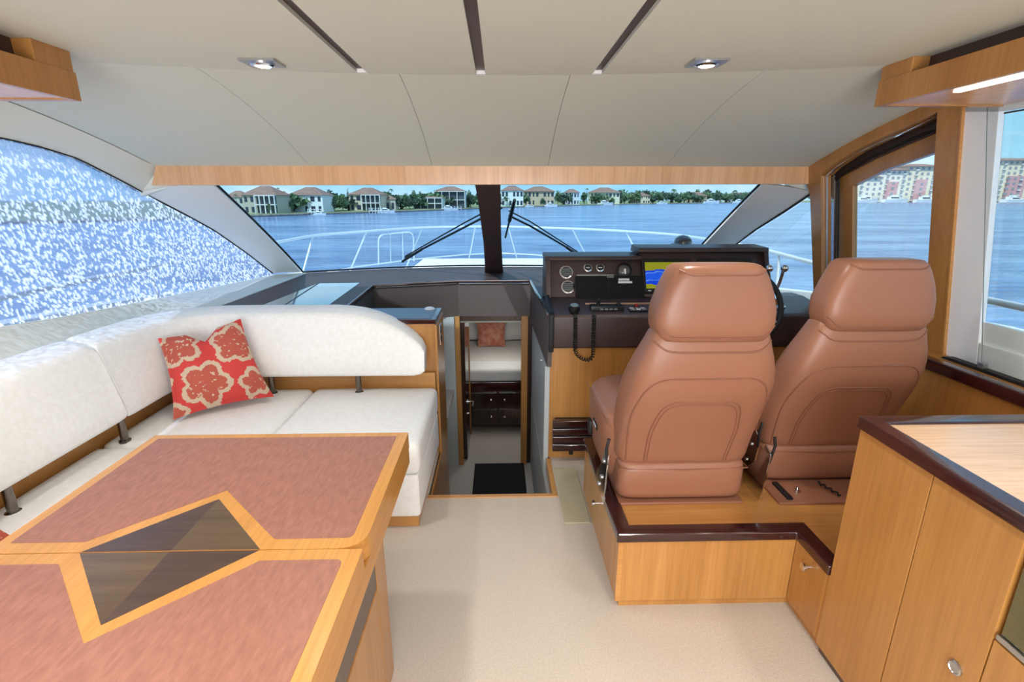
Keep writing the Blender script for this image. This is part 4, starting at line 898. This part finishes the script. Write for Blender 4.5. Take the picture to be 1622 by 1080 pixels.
for side, X_, ya in ((1, 2.28, -2), (-1, -2.42, -2)):
    o = prism('deck_coaming', [(ya, -.3), (4.3, -.3), (4.3, .86), (3.4, .965), (2.2, 1.03), (ya, 1.06)], 'x', X_, X_ + side * .12, M['white'], None, .01); setp(o, 'cream side deck coaming outside the %s windows' % ('right' if side > 0 else 'left'), 'coaming')
    struct(prism('deck_side_%s' % ('right' if side > 0 else 'left'), [(ya, -.3), (4.3, -.3), (4.3, .2), (ya, .2)], 'x', 2.06 if side > 0 else -2.42, 2.28 if side > 0 else -2.16, M['white'], None))
br = thing('bow_rail', 'bright steel bow rail around the foredeck', 'railing', (0, 6, .6))
RT_ = [(-2.30, 1.0), (-2.42, 3.5), (-2.43, 5.6), (-2.39, 6.67), (-1.948, 7.6), (-1.29, 8.55), (-.43, 8.85), (.15, 8.82), (1.166, 8.2), (1.86, 7.5), (2.33, 6.68), (2.46, 5.5), (2.44, 4.5), (2.30, 3.5), (2.26, 2.0), (2.22, .5)]
def smoothpath(P, k=6):
    P = [Vector((*q, 1.15)) for q in P]; out_ = []
    for i in range(len(P) - 1):
        a, b, c, d = P[max(i - 1, 0)], P[i], P[i + 1], P[min(i + 2, len(P) - 1)]
        for j in range(k):
            t = j / k; out_.append(.5 * ((2 * b) + (c - a) * t + (2 * a - 5 * b + 4 * c - d) * t * t + (3 * b - a - 3 * c + d) * t ** 3))
    return out_ + [P[-1]]
M['rail'] = mat('rail_steel', (235, 238, 240), .35, .3)
tube('top_rail', smoothpath(RT_), .017, M['rail'], br, 8)
for (a, b) in (((-2.47, 6.2), (-2.40, 6.6)), ((-2.2, 7.45), (-1.96, 7.58)), ((-1.52, 8.45), (-1.29, 8.55)), ((-.55, 9.25), (-.42, 8.85)), ((.30, 9.3), (.15, 8.82)), ((1.5, 8.4), (1.17, 8.2)), ((2.15, 7.4), (1.87, 7.5)), ((2.42, 6.2), (2.36, 6.6)), ((2.40, 4.2), (2.42, 4.3)), ((-2.42, 3.6), (-2.42, 3.5))):
    tube('stanchion', [Vector((a[0] + (a[0] - b[0]) * .6, a[1] + (a[1] - b[1]) * .6, .30)), Vector((*b, 1.15))], .013, M['rail'], br, 8)
tube('lower_rail', [Vector((x_, y_, .62)) for x_, y_ in gw], .012, M['rail'], br, 8)
gt = [Vector((-1.90, 7.9, .62)), Vector((-1.86, 7.85, 1.08)), Vector((-1.40, 8.3, 1.10)), Vector((-1.42, 8.35, .62))]
tube('boarding_hoop', arc(gt, .12, 6), .012, M['rail'], br, 8)
for t_ in (.33, .68):
    a = gt[0].lerp(gt[3], t_); b = gt[1].lerp(gt[2], t_); tube('hoop_bar', [a, b], .008, M['rail'], br, 6)
# wipers
for nm, pa, lab in (('windscreen_wiper', [(.02, 4.58, 1.50), (-.30, 4.62, 1.33), (-.88, 4.83, 1.03)], 'black windscreen wiper sweeping down to the left'), ('windscreen_wiper', [(.08, 4.62, 1.44), (.26, 4.62, 1.35), (.78, 4.85, 1.05)], 'black windscreen wiper sweeping down to the right')):
    P_ = []
    for q in pa:
        u_ = (q[0] + 1.75) / 3.4; v_ = (TOPZ - q[2]) / (TOPZ - .965); g = ws(u_, v_); P_.append(g + Vector((0, .05, .03)))
    t = thing(nm, lab, 'wiper', P_[0], 'windscreen wipers')
    tube('wiper_arm', P_, .009, M['rubber'], t, 6); tube('wiper_rod', [q + Vector((0, .0, .035)) for q in P_[:2]] + [P_[2] + Vector((0, 0, .015))], .006, M['rubber'], t, 6)
    d = (P_[2] - P_[1]).normalized(); tube('wiper_blade', [P_[2] - d * .30 + Vector((0, -.02, 0)), P_[2] + d * .05 + Vector((0, -.02, -.02))], .012, M['rubber'], t, 6)
t = thing('wiper_mast', 'short black parked blade beside the windscreen post', 'wiper', (.12, 4.2, 1.2))
g0, g1 = ws(.532, .62) + Vector((0, .04, .03)), ws(.548, .18) + Vector((0, .04, .03)); tube('blade', [g0, g0.lerp(g1, .55)], .008, M['rubber'], t, 6); tube('blade_tip', [g0.lerp(g1, .5), g1], [.016, .012], M['rubber'], t, 6)

# ================================================================== WATER AND FAR SHORE
m, nt, p, o = base('bay_water')
p.inputs['Roughness'].default_value = .18; p.inputs['Specular IOR Level'].default_value = .5
tc = N(nt, 'ShaderNodeTexCoord')
def wnz(s, sc, det=4.0):
    mp = N(nt, 'ShaderNodeMapping'); mp.inputs['Scale'].default_value = sc; nt.links.new(tc.outputs['Object'], mp.inputs[0]); n_ = N(nt, 'ShaderNodeTexNoise', Scale=s, Detail=det, Roughness=.6); nt.links.new(mp.outputs[0], n_.inputs['Vector']); return n_.outputs['Fac']
a = wnz(1.0, (.35, 1, 1)); b = wnz(.16, (.3, 1, 1), 6.0); cc = wnz(.03, (.5, 1, 1), 2.0)
h = mth('ADD', mth('MULTIPLY', a, .5), b)
r = N(nt, 'ShaderNodeValToRGB'); el = r.color_ramp.elements; el[0].position = .60; el[0].color = rgb(56, 92, 154); el[1].position = .90; el[1].color = rgb(146, 178, 218)
nt.links.new(h, r.inputs[0]); mxw = N(nt, 'ShaderNodeMixRGB', blend_type='MULTIPLY'); mxw.inputs[0].default_value = .35; nt.links.new(r.outputs[0], mxw.inputs[1]); nt.links.new(cc, mxw.inputs[2]); nt.links.new(mxw.outputs[0], p.inputs['Base Color'])
bump(nt, p, h, .35, 1.0)
M['water'] = m
struct(put('floor_water', [(-2500, -400, -2.2), (2500, -400, -2.2), (2500, 2600, -2.2), (-2500, 2600, -2.2)], [(0, 1, 2, 3)], M['water']))
M['grass'] = mat('lawn', (140, 150, 100), .9, var=(120, 132, 88), vscale=.3); M['seawall'] = mat('seawall_stone', (150, 142, 130), .9, var=(110, 104, 98), vscale=.8)
shore = [(-300, 30), (-140, 62), (-75, 88), (-59.4, 108.5), (-56.6, 116.2), (-48.4, 135.3), (-36.5, 154.3), (-24.4, 179.8), (-13.0, 208.6), (12.8, 269.0), (110.0, 428.8), (323.0, 639.9)]
land = shore + [(440, 745), (900, 742), (1500, 700), (1500, 1500), (-900, 1500), (-900, 100)]
o = struct(prism('floor_shore', land, 'z', -2.4, -1.75, M['grass'], None)); o = struct(tube('trim_6', [Vector((x_, y_, -2.05)) for x_, y_ in shore + [(440, 745), (900, 742)]], .35, M['seawall'], None, 6))
WALL = [(196, 196, 184), (190, 184, 166), (198, 190, 176), (238, 240, 240), (222, 206, 180), (212, 216, 214), (236, 240, 240), (206, 184, 158), (218, 224, 234), (232, 226, 196)]
ROOF = mat('clay_roof', (158, 124, 106), .8, var=(136, 104, 92), vscale=.9); WIN = mat('dark_house_window', (56, 66, 80), .2); WIN_HAZE = mat('hazed_apartment_window', (150, 152, 160), .3); SCR_SHADE = mat('dark_screen_and_shade', (72, 82, 90), .6); COLM = mat('white_column', (226, 226, 222), .7)  # apartment windows paled, distance haze put into their colour
WM = [mat('house_wall_%d' % i, c, .8) for i, c in enumerate(WALL)]
DESC = ['small grey house at the left end of the far shore', 'large beige house with a dark two-storey porch, leftmost in the windscreen', 'low pink roofed annex between the beige and the white house', 'white house with a hipped clay roof on the far shore', 'beige house with brown roof and screened balcony on the far shore', 'low brown roofed wing beside the screened balcony house', 'long white screened veranda left of the windscreen post', 'white house with glazed upper floor just left of the windscreen post',
        'white modern house just right of the windscreen post', 'beige house right of the white modern house', 'small blue white house between trees on the far shore', 'cream house with clay roof right of centre on the far shore', 'low beige house right of the cream house, half behind trees', 'distant brown roofed house among the trees on the right shore', 'most distant house, white, at the right end of the treeline']
HS = [(-68.2, 135.2, 5.0, 2.2, 3.8, 0), (-60.3, 131.8, 8.5, 2.7, 5.0, 1), (-60.6, 146.4, 3.3, 1.6, 2.5, 2), (-53.6, 144.9, 9.2, 2.8, 5.0, 3), (-42.5, 164.8, 9.9, 3.1, 5.3, 4), (-37.3, 173.2, 5.4, 1.6, 2.8, 2), (-27.0, 196.7, 10.7, 2.3, 2.8, 5), (-20.5, 215.1, 12.5, 4.9, 6.9, 5), (6.8, 272.6, 11.6, 6.1, 8.7, 6), (23.9, 311.5, 18.2, 6.3, 9.3, 7), (50.8, 360.9, 10.1, 6.2, 8.8, 8), (83.7, 409.8, 23.6, 6.9, 10.8, 9), (128.7, 469.7, 17.3, 4.9, 7.7, 4), (219.3, 569.6, 21.2, 5.6, 9.7, 7), (294.1, 635.6, 27.6, 5.4, 9.9, 6)]
bxm = {}
def ubox(name, x_, y_, z_, m_, parent):   # shared unit box scaled into place
    if name + m_.name not in bxm:
        me = bpy.data.meshes.new(name); bm = boxbm((-.5, .5), (-.5, .5), (0, 1)); bm.to_mesh(me); bm.free(); me.materials.append(m_); bxm[name + m_.name] = me
    o = bpy.data.objects.new(name, bxm[name + m_.name]); COL.objects.link(o); o.parent = parent; B = BASE[parent.name]
    o.location = Vector(((x_[0] + x_[1]) / 2, (y_[0] + y_[1]) / 2, z_[0])) - B; o.scale = (x_[1] - x_[0], y_[1] - y_[0], z_[1] - z_[0]); BASE[o.name] = B
    return o
G = -1.75
for i, (hx, hy, wd_, ez, rz, k) in enumerate(HS):
    t = thing('house', DESC[i], 'house', (hx, hy, G)); dpt = min(wd_, 10); x0, x1, y0, y1 = hx - wd_ / 2, hx + wd_ / 2, hy, hy + dpt
    fl2 = (ez - G) > 3.9
    ubox('wall', (x0, x1), (y0, y1), (G, ez), WM[k], t)
    ov = wd_ * .05; rr = (x1 - x0) * .36
    put('roof', [(x0 - ov, y0 - ov, ez), (x1 + ov, y0 - ov, ez), (x1 + ov, y1 + ov, ez), (x0 - ov, y1 + ov, ez), (x0 + rr, (y0 + y1) / 2, rz), (x1 - rr, (y0 + y1) / 2, rz)], [(0, 1, 5, 4), (1, 2, 5), (2, 3, 4, 5), (3, 0, 4), (0, 1, 2, 3)], ROOF, t)
    ne = max(3, int(wd_ / 1.7)); ne = min(ne, 8); H_ = (ez - G) / (2 if fl2 else 1)
    for f_ in range(2 if fl2 else 1):
        for j in range(ne):
            if (j * 7 + f_ * 3 + i) % 5 == 0 and i not in (7, 6): continue
            cxw = x0 + wd_ * (j + .5) / ne; ww = wd_ / ne * (.62 if (i in (7, 8, 6) or j % 2) else .4); zb_ = G + f_ * H_ + H_ * (.12 if f_ == 0 else .25)
            ubox('window', (cxw - ww / 2, cxw + ww / 2), (y0 - .06, y0 + .02), (zb_, zb_ + H_ * .58), WIN, t)
    if i in (1, 4, 6, 7):
        a, b = (x0 + wd_ * .42, x1) if i in (1, 4) else (x0, x1)
        for f_ in ((0, 1) if fl2 else (0,)):
            ubox('balcony_slab', (a, b), (y0 - 1.4, y0), (G + (f_ + 1) * H_ - .25, G + (f_ + 1) * H_), COLM, t)
            n_ = 4
            ubox('porch_screen_shade', (a + .1, b - .1), (y0 - .5, y0 - .01), (G + f_ * H_ + .1, G + (f_ + 1) * H_ - .3), SCR_SHADE, t)  # dark box paints the shade of the porch recess, screens included
            for j in range(n_ + 1):
                cx_ = a + (b - a) * j / n_; ubox('column', (cx_ - .12, cx_ + .12), (y0 - 1.4, y0 - 1.15), (G + f_ * H_, G + (f_ + 1) * H_ - .25), COLM, t)
LEAF = [mat('leaf_green_%d' % i, c, .8, var=v, vscale=.8) for i, (c, v) in enumerate((((92, 120, 84), (62, 88, 62)), ((112, 138, 92), (76, 104, 70)), ((84, 106, 84), (54, 78, 62))))]
BARK = mat('tree_bark', (110, 98, 84), .9)
TR = [(-60.9, 121.4, 3.0, 0.9, 'p'), (-60.9, 145.1, 4.9, 0.7, 'p'), (-61.7, 150.7, 4.7, 1.5, 'b'), (-52.8, 133.0, 1.3, 0.8, 'b'), (-56.2, 127.4, 1.3, 0.8, 'b'), (-49.7, 154.0, 5.2, 1.9, 'b'), (-49.7, 148.1, 3.0, 1.6, 'b'), (-46.3, 153.5, 3.7, 2.2, 'b'), (-46.4, 146.2, 2.3, 1.4, 'b'), (-49.6, 171.4, 5.4, 1.0, 'b'), (-37.0, 179.0, 5.5, 1.5, 'p'), (-33.9, 174.4, 3.6, 1.9, 'b'), (-32.7, 182.1, 4.3, 2.0, 'b'), (-31.4, 192.1, 5.8, 2.1, 'b'), (-30.8, 177.9, 2.4, 1.7, 'b'), (-31.8, 209.2, 5.5, 2.0, 'b'), (-13.6, 234.6, 6.8, 2.3, 'b'), (-12.5, 223.9, 4.2, 3.3, 'b'), (25.8, 307.2, 3.0, 2.6, 'b'), (38.2, 337.7, 7.9, 4.1, 'b'), (40.2, 333.4, 3.9, 3.2, 'b'), (62.3, 379.2, 7.8, 5.5, 'b'), (65.7, 389.0, 10.2, 2.4, 'p'), (99.5, 427.9, 10.1, 5.2, 'b'), (104.4, 429.4, 5.6, 4.7, 'b'), (125.3, 469.4, 10.4, 7.4, 'b'), (138.4, 485.2, 11.8, 5.9, 'b'), (154.0, 496.3, 8.6, 7.3, 'b'), (179.3, 530.6, 13.4, 5.8, 'p'), (175.7, 522.5, 9.0, 8.9, 'b'), (197.3, 548.5, 9.3, 8.7, 'b'), (222.4, 579.6, 13.2, 8.5, 'b'), (239.3, 591.6, 14.8, 8.6, 'b'), (255.5, 603.4, 13.0, 9.6, 'b'), (268.9, 611.1, 10.2, 9.7, 'b'), (289.8, 633.0, 14.3, 6.9, 'p'), (306.9, 646.7, 11.5, 11.0, 'b'), (330.0, 671.5, 14.3, 9.8, 'b'), (142.1, 475.8, 5.0, 8.1, 'b'), (180.3, 518.0, 4.0, 8.8, 'b'), (89.0, 406.6, 3.5, 4.0, 'b'), (7.6, 296.9, 7.1, 2.9, 'b')]
def tree(x_, y_, zt, w_, kind, lab, grp, idx):
    t = thing('palm_tree' if kind == 'p' else 'shore_tree', lab, 'palm' if kind == 'p' else 'tree', (x_, y_, G), grp); h_ = zt - G; rnd = random.Random(idx)
    tube('trunk', [Vector((x_, y_, G)), Vector((x_ + w_ * .05, y_, G + h_ * .6)), Vector((x_, y_, G + h_ * .9))], [max(.12, w_ * .06), w_ * .045, w_ * .03], BARK, t, 6)
    V = []; Fc = []
    if kind == 'p':
        top = Vector((x_, y_, zt - w_ * .25))
        for k in range(16):
            a = 2 * pi * k / 16 + rnd.random() * .4; up_ = rnd.uniform(-.2, .8); d = Vector((cos(a), sin(a), 0)); pr = None
            for j in range(6):
                s = j / 5; c = top + d * w_ * .6 * s * (1 - .2 * up_) + Vector((0, 0, (up_ * s - 1.3 * s * s) * w_ * .45)); wv_ = Vector((-d.y, d.x, 0)) * w_ * .10 * (1 - s * .8) * (1 if j else .3)
                n0 = len(V); V += [c - wv_ - Vector((0, 0, w_ * .05)), c, c + wv_ - Vector((0, 0, w_ * .05))]
                if j: Fc += [(n0 - 3, n0 - 2, n0 + 1, n0), (n0 - 2, n0 - 1, n0 + 2, n0 + 1)]
    else:
        r_ = w_ / 2; lo = G + h_ * .12; cz = (zt + lo) / 2; rz_ = (zt - lo) / 2
        for k in range(420):
            u_ = rnd.uniform(-1, 1); a = rnd.uniform(0, 2 * pi); q = math.sqrt(1 - u_ * u_); lump = .72 + .28 * sin(3 * a + idx) * cos(4 * u_ + idx * 2)
            rad = (rnd.random() ** .3) * lump
            c = Vector((x_ + cos(a) * q * r_ * rad * 1.15, y_ + sin(a) * q * r_ * rad, cz + u_ * rz_ * rad)); s = min(r_ * .2, .9) * rnd.uniform(.6, 1.3)
            d1 = Vector((rnd.gauss(0, 1), rnd.gauss(0, 1), rnd.gauss(0, 1))).normalized() * s; d2 = d1.orthogonal().normalized() * s; n0 = len(V)
            V += [c - d1, c + d2, c + d1, c - d2]; Fc.append((n0, n0 + 1, n0 + 2, n0 + 3))
    put('fronds' if kind == 'p' else 'crown', V, Fc, LEAF[idx % 3], t)
ORD = ['first', 'second', 'third', 'fourth', 'fifth', 'sixth', 'seventh', 'eighth', 'ninth', 'tenth', 'eleventh', 'twelfth', 'thirteenth', 'fourteenth', 'fifteenth', 'sixteenth', 'seventeenth', 'eighteenth', 'nineteenth', 'twentieth']
GR = {}
near = {0: 'small palm in front of the leftmost beige house', 1: 'palm right of the leftmost beige house roof', 2: 'dark bushy tree between the beige and the white house', 3: 'small green shrub on the lawn in front of the white house', 4: 'small round shrub by the beige house porch', 5: 'tall pine-like tree right of the white house', 10: 'palm rising beside the screened balcony house', 16: 'tall tree just left of the windscreen post'}
for i, q in enumerate(TR):
    g_ = 0 if i in near else 1 if q[4] == 'p' else 2 if q[1] < 215 else 3 if q[1] < 440 else 4
    GR.setdefault(g_, []).append((q[0] / q[1], i))
TXT = {1: ('tall palm above the far shore trees, %s palm from the left beyond the post', 'palms above the far treeline'), 2: ('bushy tree among the near houses, %s from the left before the windscreen post', 'trees between the near houses'),
       3: ('green tree between the houses right of the windscreen post, %s from the left', 'trees between the far houses'), 4: ('tree of the dense far right treeline, %s from the left', 'trees of the dense right treeline')}
for g_, L_ in sorted(GR.items()):
    for k, (_, i) in enumerate(sorted(L_)):
        if g_: tree(*TR[i], TXT[g_][0] % ORD[k], TXT[g_][1], i)
        else: tree(*TR[i], near[i], None, i)
rnd = random.Random(3)
for i in range(20):
    s = 3.2 + (i / 20) * 7.2; k = int(s); f_ = s - k; a, b = shore[min(k, 10)], shore[min(k + 1, 11)]; x_ = a[0] + (b[0] - a[0]) * f_; y_ = a[1] + (b[1] - a[1]) * f_ + 32
    tree(x_, y_, .6 + y_ * .0125 + rnd.random() * 1.5, 6 + y_ * .026, 'b', 'broad tree in the belt behind the shore houses, %s from the left' % ORD[i], 'trees behind the far houses', 60 + i)
for i in range(18):
    f_ = (i + .5) / 18; x_ = 95 + f_ * 235; y_ = 470 + f_ * 190
    tree(x_, y_, 7.5 + rnd.random() * 4.5, 17 + rnd.random() * 6, 'b', 'broad tree in the right end treeline below the post corner, %s from the left' % ORD[i], 'trees at the right end of the shore', 90 + i)
# boats and docks
def boat(x_, y_, L_, lab, grp, hull='white', rz=0):
    t = thing('moored_boat', lab, 'boat', (x_, y_, -2.2), grp); z = -2.2; w_ = L_ * .14; hgt = L_ * .13
    def sec(f_, ww, zz): return [Vector((x_ + f_ * L_, y_ + s * ww, zz)) for s in (-1, 1)]
    rg = []
    for f_, ww, zl in ((-.5, .9, 1.0), (-.2, 1, 1.0), (.15, .9, 1.1), (.38, .5, 1.25), (.5, .04, 1.4)):
        rg.append([Vector((x_ + f_ * L_, y_ - w_ * ww, z + hgt * zl)), Vector((x_ + f_ * L_, y_ + w_ * ww, z + hgt * zl)), Vector((x_ + (f_ - .04) * L_, y_ + w_ * ww * .7, z - .1)), Vector((x_ + (f_ - .04) * L_, y_ - w_ * ww * .7, z - .1))])
    loft('hull', rg, M['white'], t, False)
    prism('cabin', [(x_ - .32 * L_, z + hgt), (x_ + .22 * L_, z + hgt), (x_ + .05 * L_, z + hgt * 1.9), (x_ - .30 * L_, z + hgt * 1.9)], 'y', y_ - w_ * .6, y_ + w_ * .6, M['white'], t)
    prism('cabin_window', [(x_ - .26 * L_, z + hgt * 1.25), (x_ + .13 * L_, z + hgt * 1.25), (x_ + .05 * L_, z + hgt * 1.7), (x_ - .26 * L_, z + hgt * 1.7)], 'y', y_ - w_ * .62, y_ + w_ * .62, WIN, t)
    prism('flybridge', [(x_ - .2 * L_, z + hgt * 1.9), (x_ + .02 * L_, z + hgt * 1.9), (x_ - .04 * L_, z + hgt * 2.35), (x_ - .22 * L_, z + hgt * 2.35)], 'y', y_ - w_ * .4, y_ + w_ * .4, M['white'], t)
for i, (x_, y_, L_) in enumerate([(-45.6, 131.8, 3.2), (-33.5, 153.9, 4.9), (-18.3, 190.1, 6.0), (15.6, 268, 4.6), (29.1, 290, 7.3), (76.7, 372, 11.1), (142.7, 450, 9.1), (217.7, 525, 15.9), (269.9, 575, 14.4)]):
    lab = {0: 'small white boat moored in front of the white house', 1: 'white boat at the dock of the screened balcony house', 2: 'white boat moored left of the windscreen post'}.get(i, 'white boat moored along the far shore right of the post, %s from the left' % ORD[max(0, i - 3)]); boat(x_, y_, L_, lab, 'boats along the far shore' if i > 2 else None)
for i, (x_, y_, w_, lab) in enumerate(((-47.5, 133.5, 3.4, 'white dock in front of the white house'), (-36, 150.5, 3.6, 'white dock below the screened balcony house'), (-17, 196, 5, 'white dock left of the windscreen post'))):
    t = thing('boat_dock', lab, 'dock', (x_, y_, -2.2)); ubox('deck', (x_ - w_ / 2, x_ + w_ / 2), (y_, y_ + 2), (-1.6, -1.45), COLM, t)
    for j in range(5): xx = x_ - w_ / 2 + w_ * j / 4; ubox('pile', (xx - .08, xx + .08), (y_, y_ + .2), (-2.3, -.7), COLM, t)
    ubox('hand_rail', (x_ - w_ / 2, x_ + w_ / 2), (y_, y_ + .08), (-.85, -.77), COLM, t)
# marina apartments on the right
AC = [mat('apartment_cream', (230, 222, 206), .8), mat('apartment_rose', (206, 160, 160), .8), mat('apartment_ochre', (228, 216, 190), .8)]  # pale wall tones carry distance haze in the colour
for i, (x0, x1, zt, k, lab) in enumerate(((494, 531, 32, 0, 'cream apartment block, leftmost seen through the side door'), (531, 570, 41, 1, 'cream and rose apartment block in the middle of the side door view'), (570, 612, 46, 2, 'tall ochre apartment block at the right of the side door view'), (624, 690, 47, 0, 'cream apartment block hidden between the door and the right window'), (694, 760, 54, 2, 'large apartment block with rose lower wall in the right window'))):
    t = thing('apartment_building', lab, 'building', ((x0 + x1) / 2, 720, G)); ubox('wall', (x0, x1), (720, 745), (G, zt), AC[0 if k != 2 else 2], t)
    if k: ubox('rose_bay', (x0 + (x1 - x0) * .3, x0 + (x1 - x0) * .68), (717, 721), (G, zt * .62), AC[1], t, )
    put('roof', [(x0 - 2, 716, zt), (x1 + 2, 716, zt), (x1 + 2, 747, zt), (x0 - 2, 747, zt), (x0 + 10, 732, zt + 4), (x1 - 10, 732, zt + 4)], [(0, 1, 5, 4), (1, 2, 5), (2, 3, 4, 5), (3, 0, 4), (0, 1, 2, 3)], ROOF, t)
    nf = int((zt - G) / 6.4); nc = int((x1 - x0) / 7.5)
    for f_ in range(nf):
        for c in range(nc):
            xx = x0 + (x1 - x0) * (c + .5) / nc; zz_ = G + (f_ + .35) * (zt - G) / nf; iny = 716.6 if (k and .3 < (c + .5) / nc < .68 and zz_ < zt * .6) else 719.6
            ubox('window', (xx - 1.7, xx + 1.7), (iny, 721), (zz_, zz_ + 3.2), WIN_HAZE, t)
            if c % 3 == 1: ubox('balcony', (xx - 2.3, xx + 2.3), (iny - 1.5, iny + .2), (zz_ - .9, zz_ + .3), COLM, t)
for i in range(15):
    xx = 484 + i * 14 if i < 9 else 690 + (i - 9) * 13.5
    boat(xx, 676 + 16 * (i % 3), 25 + 7 * abs(sin(i * 1.7)), 'white yacht below the apartments, %s from the left in the %s' % (ORD[i if i < 9 else i - 9], 'side door view' if i < 9 else 'right window'), 'yachts in the marina')
